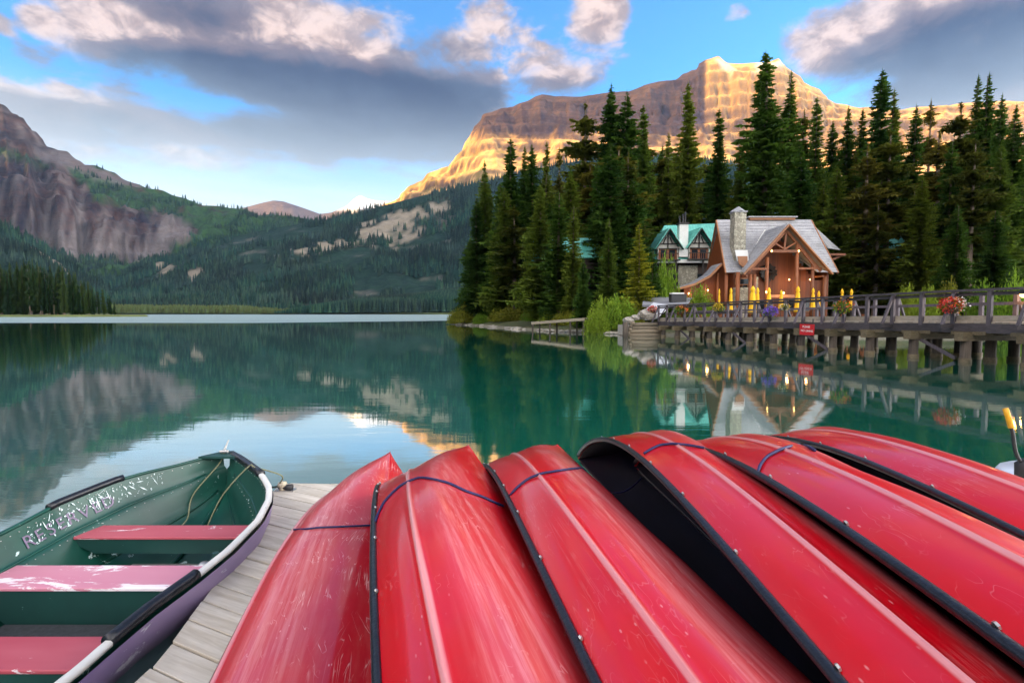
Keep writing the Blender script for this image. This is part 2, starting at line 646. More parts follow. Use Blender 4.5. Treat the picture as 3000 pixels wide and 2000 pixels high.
def scatter(V, cv, n, hmin, hmax, seed, cover_max=.35, ymax=None):
    rs = np.random.RandomState(seed)
    nr, nu = V.shape[:2]
    i = rs.rand(n) ** .8 * (nr - 1.01) if ymax is None else rs.rand(n) * (nr * ymax - 1.01)
    j = rs.rand(n) * (nu - 1.01)
    i0 = i.astype(int); j0 = j.astype(int); fi = (i - i0)[:, None]; fj = (j - j0)[:, None]
    def smp(A):
        return (A[i0, j0] * (1 - fi) + A[i0 + 1, j0] * fi) * (1 - fj) + (A[i0, j0 + 1] * (1 - fi) + A[i0 + 1, j0 + 1] * fi) * fj
    p = smp(V); c = smp(cv)
    keep = np.maximum(np.maximum(c[:, 0], c[:, 1]), c[:, 2]) < cover_max + .25 * rs.rand(n)
    keep &= (fbm(p[:, 0] / 170, p[:, 1] / 260, 4, seed + 300) > .36 + .10 * rs.rand(n))
    p = p[keep]
    h = hmin + (hmax - hmin) * rs.rand(len(p))
    FOREST_PTS.append(np.column_stack([p, h]))


def ledges(z, X, Y, k_=1.0):
    w = (fbm(X / 700, Y / 700, 4, 401) - .5) * 220
    return z + k_ * (17 * np.sin((z + w) * 2 * np.pi / 118) + 8 * np.sin((z + w * .6) * 2 * np.pi / 47))


def crags(X, Y, seed):
    return (fbm(X / 210 + Y / 900, Y / 190 - X / 700, 7, seed, .58, ridged=True) - .62)


# near left wooded slope
PA = [(-1500, 330), (-600, 400), (0, 512), (80, 556), (160, 610), (230, 655), (300, 695), (360, 716), (500, 724), (3000, 724)]
def zA(U, Y, X):
    s = np.clip((Y - 1150) / 550, 0, 1.6)
    z = (ridge_z(PA, U, 1700.0) - 2) * np.where(s < 1, s ** 1.15, 1 - (s - 1) * .8)
    return z + (fbm(X / 160, Y / 160, 5, 3) - .5) * 40 * np.clip(z / 120, 0, 1) - 3 * (z < 1)
MT_GREEN = terrain_mat('wooded_slope', (.14, .125, .11), (.22, .19, .155), (.27, .23, .17), (.007, .022, .017), (.014, .036, .023))
def cA(V):
    X, Y = V[..., 0], V[..., 1]
    dx, dy = view_xy(V)
    n_ = fbm(X / 60, Y / 60, 4, 8)
    rk = inpoly(dx + (n_ - .5) * 30, dy + (n_ - .5) * 10, [(60, 560), (95, 578), (150, 612), (170, 640), (185, 655), (165, 640), (130, 612), (80, 585)])
    return np.stack([soft(rk) * .6, soft(rk) * .5, rk * 0], -1)
VA, CA = terrain('hill_left', -1.45, .0, 260, 1130, 1700, 2000, 90, zA, cA, MT_GREEN)
scatter(VA, CA, 12000, 20, 34, 1)

# wooded flank that rises to the right, in front of the bare mountain
PB = [(-1500, 560), (-100, 640), (100, 640), (260, 612), (380, 585), (480, 556), (600, 528), (750, 503), (820, 486), (880, 470), (960, 452), (1060, 430), (1150, 408), (1250, 385), (1400, 352), (1600, 365), (1900, 400), (2352, 420), (3200, 300)]
def zB(U, Y, X):
    s = np.clip((Y - 1250) / 1650, 0, 1.25)
    z = (ridge_z(PB, U, 2900.0) - 2) * np.where(s < 1, .30 * s + .70 * s ** 1.9, 1 - (s - 1) * .9)
    n_ = fbm(X / 420 + 3, Y / 420, 6, 11)
    g_ = fbm(X / 140 + Y / 500, Y / 900, 4, 21, ridged=True)
    return z + ((n_ - .5) * 170 + (g_ - .6) * 50) * np.clip(z / 200, 0, 1) * np.clip((1.02 - s) * 4, 0, 1)
BP = [[(876, 500), (900, 488), (955, 474), (990, 484), (975, 520), (950, 545), (925, 545), (905, 575), (885, 560), (850, 548), (815, 540), (830, 512)],
      [(670, 572), (720, 560), (790, 552), (850, 546), (855, 560), (790, 568), (740, 580), (690, 582)],
      [(425, 626), (450, 616), (474, 618), (470, 632), (440, 646), (428, 640)], [(350, 606), (392, 598), (386, 622), (362, 630)],
      [(990, 470), (1030, 455), (1040, 470), (1010, 500)]]
def cB(V):
    X, Y = V[..., 0], V[..., 1]
    dx, dy = view_xy(V)
    n_ = fbm(X / 70, Y / 70, 5, 5); m2 = fbm(X / 55 + 9, Y / 120, 5, 15)
    rk = np.zeros(dx.shape, bool)
    for P_ in BP:
        rk |= inpoly(dx + (n_ - .5) * 50, dy + (m2 - .5) * 36, P_)
    rk &= (fbm(X / 30, Y / 60, 4, 44) > .40)
    far = (n_ > .70) & (dx > 380) & (dx < 1080)
    return np.stack([soft(rk | far) * .4, soft(rk) * .95, rk * 0.], -1)
VB, CB = terrain('wooded_mountain_flank', -1.0, 1.5, 520, 1240, 2900, 3400, 190, zB, cB, MT_GREEN)
scatter(VB, CB, 46000, 22, 40, 2, ymax=.9)

# left rock mountain
PC = [(-2200, -250), (-900, 60), (-300, 150), (0, 240), (40, 262), (80, 302), (110, 334), (150, 350), (200, 377), (260, 397), (340, 430), (400, 450), (460, 466), (520, 477), (600, 491), (700, 503), (800, 520), (1000, 560), (1400, 600)]
def zC(U, Y, X):
    s = np.clip((Y - 1900) / 1700, 0, 1.25)
    gul = fbm(U * 26 + (Y / 5200), Y / 2600, 5, 31, ridged=True)
    n_ = fbm(X / 300, Y / 300, 6, 37)
    s2 = np.clip(s + (gul - .6) * .10 * (s < 1) * np.clip(s * 4, 0, 1) * np.clip((1 - s) * 6, 0, 1), 0, 1.25)
    prof = np.interp(s2, [0, .35, .50, .58, .72, .80, .90, 1.0, 1.25], [0, .20, .30, .52, .62, .74, .86, 1.0, .86])
    z = (ridge_z(PC, U, 3600.0) - 2) * prof
    f_ = np.clip(z / 300, 0, 1) * np.clip((1.0 - s) * 6, 0, 1)
    z = z + ((n_ - .5) * 130 + crags(X, Y, 421) * 150) * f_
    return ledges(z, X, Y, .6)
MT_RED = terrain_mat('red_brown_rock', (.016, .015, .026), (.058, .030, .024), (.21, .185, .18), (.016, .040, .020), (.030, .070, .022))
R1 = [(-2500, -400), (0, 230), (60, 270), (110, 325), (190, 368), (240, 392), (330, 428), (300, 428), (200, 395), (130, 382), (60, 362), (0, 335), (-2500, 200)]
R2 = [(-2500, 300), (0, 352), (60, 372), (140, 388), (190, 420), (225, 462), (300, 478), (360, 486), (440, 510), (455, 528), (430, 552), (385, 566), (390, 590), (300, 598), (200, 592), (130, 580), (60, 545), (0, 512), (-2500, 380)]
def cC(V):
    X, Y = V[..., 0], V[..., 1]
    dx, dy = view_xy(V)
    n_ = fbm(X / 90, Y / 90, 5, 51); m2 = fbm(X / 40, Y / 40, 4, 61)
    ex = dx + (n_ - .5) * 50; ey = dy + (m2 - .5) * 22
    rk = inpoly(ex, ey, R1) | inpoly(ex, ey, R2)
    st = (m2 > .66) & (dx > 180) & (dy < 500)
    U = X / Y
    sl = dx * .05 + dy * .012
    cone = fbm(sl, dy * .004, 5, 71, ridged=True)
    low = np.interp(dx, [-500, 0, 120, 250, 330, 420], [450, 500, 530, 545, 545, 545])
    ta = np.clip((dy - low + (cone - .5) * 300) / 26, 0, 1) * rk * .75
    ta = np.maximum(ta, rk * np.clip((m2 - .55) * 3, 0, .5))
    ta = np.where(inpoly(ex, ey, [(60, 346), (130, 342), (330, 428), (300, 432), (150, 388)]), .45, ta)
    return np.stack([soft(rk | st), soft(ta) * .9, rk * 0.], -1)
VC, CC = terrain('rock_mountain_left', -1.6, .15, 460, 1880, 3600, 4100, 230, zC, cC, MT_RED)
#SC
scatter(VC, CC, 28000, 20, 34, 3, ymax=.9)

# far peaks at the head of the valley
PD = [(200, 560), (430, 515), (520, 490), (560, 477), (600, 466), (628, 460), (650, 462), (690, 475), (735, 491), (760, 488), (795, 474), (812, 458), (827, 448), (842, 455), (860, 460), (880, 461), (905, 463), (960, 485), (1100, 540)]
def zD(U, Y, X):
    s = np.clip((Y - 5200) / 2300, 0, 1.3)
    gul = fbm(U * 90, Y / 3000, 4, 81, ridged=True)
    z = (ridge_z(PD, U, 7500.0) - 2) * np.where(s < 1, s ** .9, 1 - (s - 1) * .6)
    return z + (gul - .6) * 420 * np.clip(1 - s, 0, 1) * np.clip(s * 3, 0, 1)
MT_FAR = terrain_mat('far_peak_rock', (.085, .068, .085), (.13, .098, .10), (.17, .13, .125), (.03, .06, .04), (.05, .08, .05), .6)
def cD(V):
    dx, dy = view_xy(V)
    n_ = fbm(V[..., 0] / 300, V[..., 1] / 300, 4, 91)
    sn = (dx > 770) & (dx < 900) & (dy < 482) & (n_ > .36)
    return np.stack([np.ones(dx.shape), (n_ > .5) * .5, soft(sn) * .85], -1)
terrain('far_peaks', -1.1, -.2, 200, 5200, 7500, 8600, 70, zD, cD, MT_FAR)

# the big bare mountain on the right
PE = [(700, 560), (830, 500), (905, 462), (940, 430), (980, 404), (1030, 380), (1048, 362), (1066, 335), (1080, 308), (1108, 268), (1150, 250), (1180, 243), (1215, 232), (1245, 221), (1275, 226), (1330, 222), (1400, 212), (1475, 203), (1490, 196), (1520, 187), (1560, 176), (1600, 160), (1604, 146), (1620, 140), (1650, 134), (1672, 143), (1700, 145), (1750, 140), (1790, 138), (1815, 160), (1840, 182), (1880, 208), (1920, 240), (1975, 249), (2060, 250), (2160, 240), (2260, 236), (2352, 232), (2600, 180), (3400, 60)]
def zE(U, Y, X):
    s = np.clip((Y - 2850) / 1350, 0, 1.3)
    gul = fbm(U * 24 + (fbm(X / 500, Y / 500, 3, 103) - .5) * 1.2, U * 9 + Y / 1500, 6, 101, ridged=True)
    col_ = fbm(U * 110, Y / 4000, 3, 131, ridged=True)
    n_ = fbm(X / 260, Y / 260, 6, 107)
    r = ridge_z(PE, U, 4200.0) - 2
    cb = np.minimum(r * .84, 1330 + 60 * (fbm(U * 20, U * 3, 3, 117) - .5))
    edge = .66 + (gul - .6) * .10 + (fbm(U * 9, U * 2, 3, 133) - .5) * .10 + (col_ - .6) * .018
    w = .24
    ta = cb * (.30 + .70 * np.clip(s / .72, 0, 1.05) ** 1.15)
    t = np.clip((s - edge) / w, 0, 1); t = t * t * (3 - 2 * t)
    rl = r * np.minimum(Y / 4200.0, 1) - 16 * np.clip((1 - s) * 8, 0, 1)
    top = rl - (rl - cb) * .10 * np.clip((1 - s) / .3, 0, 1)
    z = ta * (1 - t) + top * t
    z = np.where(s > 1, r * (1 - (s - 1) * .6), z)
    f_ = np.clip((1 - s) * 5, 0, 1)
    cl = np.clip((s - .5) * 5, 0, 1)
    z = z + ((n_ - .5) * 90 + (gul - .6) * 46 * (1 - t) + crags(X, Y, 411) * (40 + 120 * cl * np.clip((1 - s) * 8, 0, 1)) * (1 - .35 * t) - 10 * t) * f_
    return ledges(z, X, Y, (.25 + .9 * cl) * (1 - .3 * t))
MT_GOLD = terrain_mat('grey_gold_rock', (.026, .019, .036), (.062, .040, .044), (.64, .38, .14), (.09, .10, .02), (.16, .14, .03))  # cliff tones darkened: cloud shade put into the rock colour
def cE(V):
    X, Y, Z = V[..., 0], V[..., 1], V[..., 2]
    dx, dy = view_xy(V)
    gz = np.gradient(Z, axis=0) / np.maximum(np.gradient(Y, axis=0), 1e-3)
    n_ = fbm(X / 120, Y / 120, 5, 121)
    steep = np.clip((gz - 1.25) * 1.6, 0, 1)
    gr = (dx > 900) & (dx < 1500) & (n_ > .53) & (gz < 1.1) & (dy > 335)
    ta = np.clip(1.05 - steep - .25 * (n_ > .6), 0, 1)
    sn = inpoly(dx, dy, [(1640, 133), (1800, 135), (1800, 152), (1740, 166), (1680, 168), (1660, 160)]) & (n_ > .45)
    ta = np.where(dx > 1600, np.maximum(ta, np.clip((dx - 1600) / 90, 0, .26) * np.clip(1.2 - .012 * (dy - 190), .15, 1)), ta)  # orange sunlight on the summit painted in as talus colour
    ta = ta * np.where((dx > 1000) & (dx < 1620), np.clip((dy - np.interp(dx, [1000, 1100, 1250, 1400, 1500, 1620], [300, 305, 300, 296, 296, 296]) + (n_ - .5) * 60) / 16, .05, 1), 1)  # talus colour cut back so the cliff band keeps its painted cloud shade
    rk = np.ones(dx.shape)
    rk = np.where(gr, .15, rk); ta = np.where(gr, .25, ta)
    return np.stack([rk, soft(ta), soft(sn) * .3], -1)
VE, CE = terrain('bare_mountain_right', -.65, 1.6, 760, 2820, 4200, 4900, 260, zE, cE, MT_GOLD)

# massif west of the lake, out of the picture to the left: it stands between the low sun and the lake
def massif():
    nu, nv = 150, 90
    yy = np.linspace(-5200, 2500, nu); xx = np.linspace(-6200, -2500, nv)
    Yg, Xg = np.meshgrid(yy, xx)
    a = np.clip((Xg + 6200) / 1700, 0, 1) * np.clip((-2500 - Xg) / 1500, 0, 1)
    e = np.clip((2500 - Yg) / 900, 0, 1) * np.clip((Yg + 5200) / 1500, 0, 1)
    z = 1700 * np.sin(np.pi / 2 * a) * np.sin(np.pi / 2 * e) + (fbm(Xg / 500, Yg / 500, 6, 141) - .5) * 330 * a * e - 4
    z += 260 * (fbm(Yg / 900, Xg * 0, 3, 151) - .5) * a
    V = np.stack([Xg, Yg, np.maximum(z, -4)], -1)
    idx = np.arange(nu * nv).reshape(nv, nu)
    Q = np.stack([idx[:-1, :-1], idx[1:, :-1], idx[1:, 1:], idx[:-1, 1:]], -1).reshape(-1, 4)
    me = fastmesh('mountain_west', V.reshape(-1, 3), Q, MT_GREEN, True)
    a_ = me.attributes.new('cover', 'FLOAT_VECTOR', 'POINT')
    cv = np.zeros((nu * nv, 3), np.float32); cv[:, 0] = np.clip((V[..., 2].ravel() - 900) / 300, 0, 1)
    a_.data.foreach_set('vector', cv.ravel())
    o = bpy.data.objects.new('mountain_west', me); link(o); tag(o, kind='structure')
massif()


# ------------------------------------------------------------------ water
def water():
    m_, g, bs = new_mat('lake_water')
    geo = g.n('ShaderNodeNewGeometry'); P = geo.outputs['Position']
    x, y, z = g.sep(P)
    n_big = g.noise(g.vmul(P, (.04, .10, 0)), 1.0, 3, .5)
    c = g.mix(g.smooth(n_big, .3, .7), (.003, .100, .064), (.006, .128, .086))
    g.put(bs.inputs['Base Color'], c)
    bs.inputs['IOR'].default_value = 2.9
    bs.inputs['Coat Weight'].default_value = 1.0; bs.inputs['Coat IOR'].default_value = 2.3; bs.inputs['Coat Roughness'].default_value = .03
    # a breeze ruffles a belt of water along the far shore
    nb = g.noise(g.vmul(P, (.003, .012, 0)), 1.0, 4, .55)
    yb = g.add(g.add(y, g.mul(g.sub(nb, .5), 90.0)), g.mul(g.smooth(x, -60, 10), -60.0))
    belt = g.smooth(yb, 100, 122)
    streak = g.mul(g.smooth(g.noise(g.vmul(P, (.006, .10, 0)), 1.0, 2, .5), .60, .68), g.mul(g.smooth(y, 70, 110), g.smooth(x, 10, -30)))
    ruf = g.mx(belt, g.mul(streak, .5))
    g.put(bs.inputs['Roughness'], g.add(.03, g.mul(ruf, .55)))
    w1 = g.noise(g.vmul(P, (.7, 2.4, 0)), 1.0, 5, .55)
    w2 = g.noise(g.vmul(P, (.25, .55, 0)), 1.0, 3, .5)
    h = g.add(g.mul(w1, .0042), g.mul(w2, .0045))
    w3 = g.noise(g.vmul(P, (.5, 1.5, 0)), 1.0, 4, .6)
    h = g.add(h, g.mul(g.mul(w3, ruf), .55))
    b = g.n('ShaderNodeBump'); b.inputs['Strength'].default_value = .8; b.inputs['Distance'].default_value = 1.0
    g.put(b.inputs['Height'], h); g.put(bs.inputs['Normal'], b.outputs[0])
    b2 = g.n('ShaderNodeBump'); b2.inputs['Strength'].default_value = .8; b2.inputs['Distance'].default_value = 1.0
    g.put(b2.inputs['Height'], g.add(g.add(g.mul(w1, .0016), g.mul(w2, .0014)), g.mul(g.mul(w3, ruf), .6))); g.put(bs.inputs['Coat Normal'], b2.outputs[0])
    g.put(bs.inputs['Coat Roughness'], g.add(.02, g.mul(ruf, .6)))
    S = 9000
    me = mesh('lake', [(-S, -S, 0), (S, -S, 0), (S, S, 0), (-S, S, 0)], [(0, 1, 2, 3)], m_)
    tag(link(bpy.data.objects.new('lake', me)), kind='structure')
water()

# ------------------------------------------------------------------ near land
SHORE = [(-11.5, 94), (-8.5, 88), (-5.2, 82), (-1.5, 70), (2.7, 60.5), (5.0, 55.5), (7.5, 52.5), (10.2, 49.6), (12.6, 47.2), (16, 46.5), (22, 45), (30, 42), (42, 39), (60, 36), (120, 30),
         (260, 60), (260, 420), (40, 420), (16, 230), (4, 150), (-6, 112)]


def seg_dist(X, Y, poly):
    d = np.full(X.shape, 1e9)
    for i in range(len(poly)):
        x1, y1 = poly[i]; x2, y2 = poly[(i + 1) % len(poly)]
        vx, vy = x2 - x1, y2 - y1
        t = np.clip(((X - x1) * vx + (Y - y1) * vy) / (vx * vx + vy * vy), 0, 1)
        d = np.minimum(d, np.hypot(X - x1 - t * vx, Y - y1 - t * vy))
    return d


def land_z(X, Y):
    X = np.asarray(X, float); Y = np.asarray(Y, float)
    ins = inpoly(X, Y, SHORE)
    d = np.where(ins, 1, -1) * seg_dist(X, Y, SHORE)
    n_ = (fbm(X / 6, Y / 6, 4, 201) - .5)
    z = np.where(d < 0, d * .25, np.interp(d, [0, .6, 3, 9, 40, 120], [.0, .22, .75, 1.35, 2.0, 4.0])) + n_ * .5 * np.clip(d / 3, 0, 1)
    return z


def LZ(x, y):
    return float(land_z(np.array([x]), np.array([y]))[0])


def ground():
    m_, g, bs = new_mat('forest_floor')
    geo = g.n('ShaderNodeNewGeometry'); P = geo.outputs['Position']
    x, y, z = g.sep(P)
    n1 = g.noise(P, .5, 6, .6); n2 = g.noise(P, 4.0, 5, .6)
    c = g.mix(g.smooth(n1, .35, .65), (.045, .075, .015), (.10, .10, .03))
    c = g.mix(g.smooth(n2, .4, .75), c, (.05, .045, .025))
    bank = g.smooth(g.add(z, g.mul(g.sub(n2, .5), .5)), .12, .32, 1.0, .0)
    c = g.mix(bank, c, g.mix(n2, (.12, .11, .07), (.24, .22, .16)))
    g.put(bs.inputs['Base Color'], c); bs.inputs['Roughness'].default_value = .95
    b = g.n('ShaderNodeBump'); b.inputs['Strength'].default_value = 1; b.inputs['Distance'].default_value = .15
    g.put(b.inputs['Height'], n2); g.put(bs.inputs['Normal'], b.outputs[0])
    xs = np.concatenate([np.linspace(-16, 45, 180), np.linspace(46, 265, 60)]); ys = np.concatenate([np.linspace(26, 100, 180), np.linspace(103, 430, 60)])
    X, Y = np.meshgrid(xs, ys)
    Z = np.maximum(land_z(X, Y), -1.5)
    V = np.stack([X, Y, Z], -1).reshape(-1, 3)
    idx = np.arange(X.size).reshape(X.shape)
    Q = np.stack([idx[:-1, :-1], idx[:-1, 1:], idx[1:, 1:], idx[1:, :-1]], -1).reshape(-1, 4)
    tag(link(bpy.data.objects.new('ground', fastmesh('ground', V, Q, m_, True))), kind='structure')
    # point of land on the far left, and the low shore at the head of the lake
    for nm, pts, zt in (('left_point', [(-420, 300), (-330, 285), (-300, 280), (-255, 285), (-228, 300), (-222, 314), (-240, 340), (-320, 420), (-520, 460)], 1.2),
                        ('far_shore', [(-1500, 1180), (-900, 1120), (-500, 1060), (-330, 1040), (-250, 1010), (-100, 1000), (50, 1010), (400, 900), (900, 1000), (900, 1420), (-1500, 1420)], 3.0)):
        bm = bmesh.new()
        lo = [bm.verts.new((x, y, -1)) for x, y in pts]
        cx = sum(p[0] for p in pts) / len(pts); cy = sum(p[1] for p in pts) / len(pts)
        sh = .97 if zt < 2 else .992
        hi = [bm.verts.new((cx + (x - cx) * sh, cy + (y - cy) * sh, zt)) for x, y in pts]
        bm.faces.new(hi)
        for i in range(len(pts)):
            j = (i + 1) % len(pts)
            bm.faces.new((lo[i], lo[j], hi[j], hi[i]))
        me = bpy.data.meshes.new(nm); bm.to_mesh(me); bm.free(); me.materials.append(M_SHORE)
        tag(link(bpy.data.objects.new(nm, me)), kind='structure')
M_SHORE = plain('shore_grass', (.08, .10, .03), .95, var=.3, scale=.05)
ground()


# ------------------------------------------------------------------ conifers
def conifer(seed, R_, h0, whorls, per, droop=.35, ragged=.35, pine=False):
    """unit-height crown: whorls of drooping boughs, each a spray of needle tufts"""
    r = random.Random(seed)
    V = []; Fc = []

    def tri(a, b, c):
        i = len(V); V.extend((a, b, c)); Fc.append((i, i + 1, i + 2))
    for w in range(whorls):
        f = (w + r.random() * .6) / whorls
        h = h0 + (1 - h0) * f ** .95
        if pine:
            prof = (math.sin(min(1, (1 - f) * 1.15 + .05) * math.pi * .62)) * (.55 + .45 * math.sin(f * 31 + seed))
        else:
            prof = (1 - f) ** .66 * (.82 + .18 * math.sin(f * 17 + seed)) + .010
            if f < .12: prof *= .6 + f * 3.3
        n = max(4, int(per * (.62 + .45 * (1 - f))))
        for b in range(n):
            az = r.random() * 2 * math.pi
            L = R_ * prof * (1 - ragged + r.random() * ragged * 1.6)
            if r.random() < .06: L *= 1.35
            if L < .004: L = .004
            d = Vector((math.cos(az), math.sin(az), 0)); sd = Vector((-d.y, d.x, 0))
            dr = droop * (1 - f) * (.6 + .8 * r.random())
            z0 = h + (r.random() - .5) * .012
            ns = 3 if L < .03 else (5 if L < .07 else 7)
            step = L / ns
            for k_ in range(ns):
                t = (k_ + .5) / ns
                c = d * (L * t) + Vector((0, 0, z0 - dr * L * t + dr * .75 * L * t * t))
                wd = step * (1.7 if pine else 1.65) * (1.15 - .75 * t) * (.7 + .6 * r.random())
                tip = c + d * step * 1.5 + Vector((0, 0, -step * .25))
                jz = (r.random() - .5) * step * .6
                tri(c + sd * wd + Vector((0, 0, jz - wd * .35)) + d * step * .3, c - d * step * .4, tip)
                tri(c - sd * wd + Vector((0, 0, -jz - wd * .35)) + d * step * .3, tip, c - d * step * .4)
                hang = step * (.9 + .9 * r.random())
                o_ = sd * (r.random() - .5) * wd
                tri(c - d * step * .55 + o_, c + d * step * .55 + o_, c + o_ * 1.5 + Vector((0, 0, -hang)))
    # leader
    for k_ in range(3):
        a = k_ * 2.1
        tri(Vector((.0035 * math.cos(a), .0035 * math.sin(a), .955)), Vector((-.0035 * math.cos(a), -.0035 * math.sin(a), .955)), Vector((0, 0, 1.012)))
    return V, Fc


def trunk_mesh(name, seed, bare=False):
    r = random.Random(seed)
    mb = MB()
    bend = (r.random() - .5) * .01
    mb.tube([(bend * math.sin(t * 3), bend * t, t * .985) for t in [i / 8 for i in range(9)]], [.0115 * (1 - i / 8) ** .8 + .0012 for i in range(9)], 7)
    # dead stubs low on the stem
    for k_ in range(34 if bare else 12):
        h = .04 + r.random() * (.45 if bare else .15); a = r.random() * 6.28; L = .015 + r.random() * .03
        p = Vector((0, 0, h)); q = p + Vector((math.cos(a) * L, math.sin(a) * L, -.006))
        mb.tube([p, q], [.0016, .0005], 3, False)
    return mesh(name, mb.V, mb.F, M_BARK)


CROWNS = []
for i in range(6):
    V, Fc = conifer(100 + i, [.125, .105, .14, .095, .115, .15][i], [.03, .06, .04, .10, .02, .05][i], [74, 80, 70, 84, 78, 66][i], [18, 16, 19, 15, 18, 19][i], .45, .38)
    CROWNS.append(mesh('crown', V, Fc, M_SPRUCE))
PINES = []
for i in range(4):
    V, Fc = conifer(300 + i, [.095, .11, .085, .10][i], [.16, .34, .12, .44][i], [60, 54, 64, 52][i], [17, 18, 16, 18][i], .18, .55, True)
    PINES.append(mesh('crown', V, Fc, M_PINE))
V, Fc = conifer(500, .16, .02, 60, 12, .1, .5)
LARCH = mesh('crown', V, Fc, M_LARCH)
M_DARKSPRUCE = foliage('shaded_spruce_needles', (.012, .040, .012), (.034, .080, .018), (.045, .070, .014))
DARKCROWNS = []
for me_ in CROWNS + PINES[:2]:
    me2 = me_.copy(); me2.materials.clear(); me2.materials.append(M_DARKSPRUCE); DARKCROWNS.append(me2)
TRUNKS = [mesh_ for mesh_ in (trunk_mesh('trunk', 1), trunk_mesh('trunk', 2), trunk_mesh('trunk', 3, True))]


def plant_tree(name, x, y, H, wscale, crown, trunk, label, cat='tree', group=None, z=None):
    if z is None: z = LZ(x, y) - .15
    e = thing(name, label, cat, (x, y, z), R.random() * 6.28, group)
    for me, nm in ((trunk, 'trunk'), (crown, 'crown')):
        o = bpy.data.objects.new(nm, me); link(o, e)
        o.scale = (H * wscale, H * wscale, H)
    return e


def tree_px(dx, dy, Y, wpx, kind='spruce', label=None, group=None, name=None):
    """a tree whose tip stands at photo point (dx, dy) when it grows at distance Y"""
    tip = atd(dx, dy, Y)
    z0 = LZ(tip.x, Y) - .15
    H = tip.z - z0
    if kind == 'spruce':
        i = R.randrange(len(CROWNS)); cr = CROWNS[i]; r0 = [.125, .105, .14, .095, .115, .15][i]; tk = TRUNKS[R.randrange(2)]
    elif kind == 'pine':
        i = R.randrange(len(PINES)); cr = PINES[i]; r0 = [.095, .11, .085, .10][i]; tk = TRUNKS[2]
    else:
        cr = LARCH; r0 = .16; tk = TRUNKS[0]
    want = wpx * DS / F * Y / 2
    ws = min(1.9, max(.5, 1.18 * want / (H * r0)))
    nm = name or ('pine_tree' if kind == 'pine' else 'larch_tree' if kind == 'larch' else 'spruce_tree')
    return plant_tree(nm, tip.x, Y, H, ws, cr, tk, label, 'tree', group, z0)


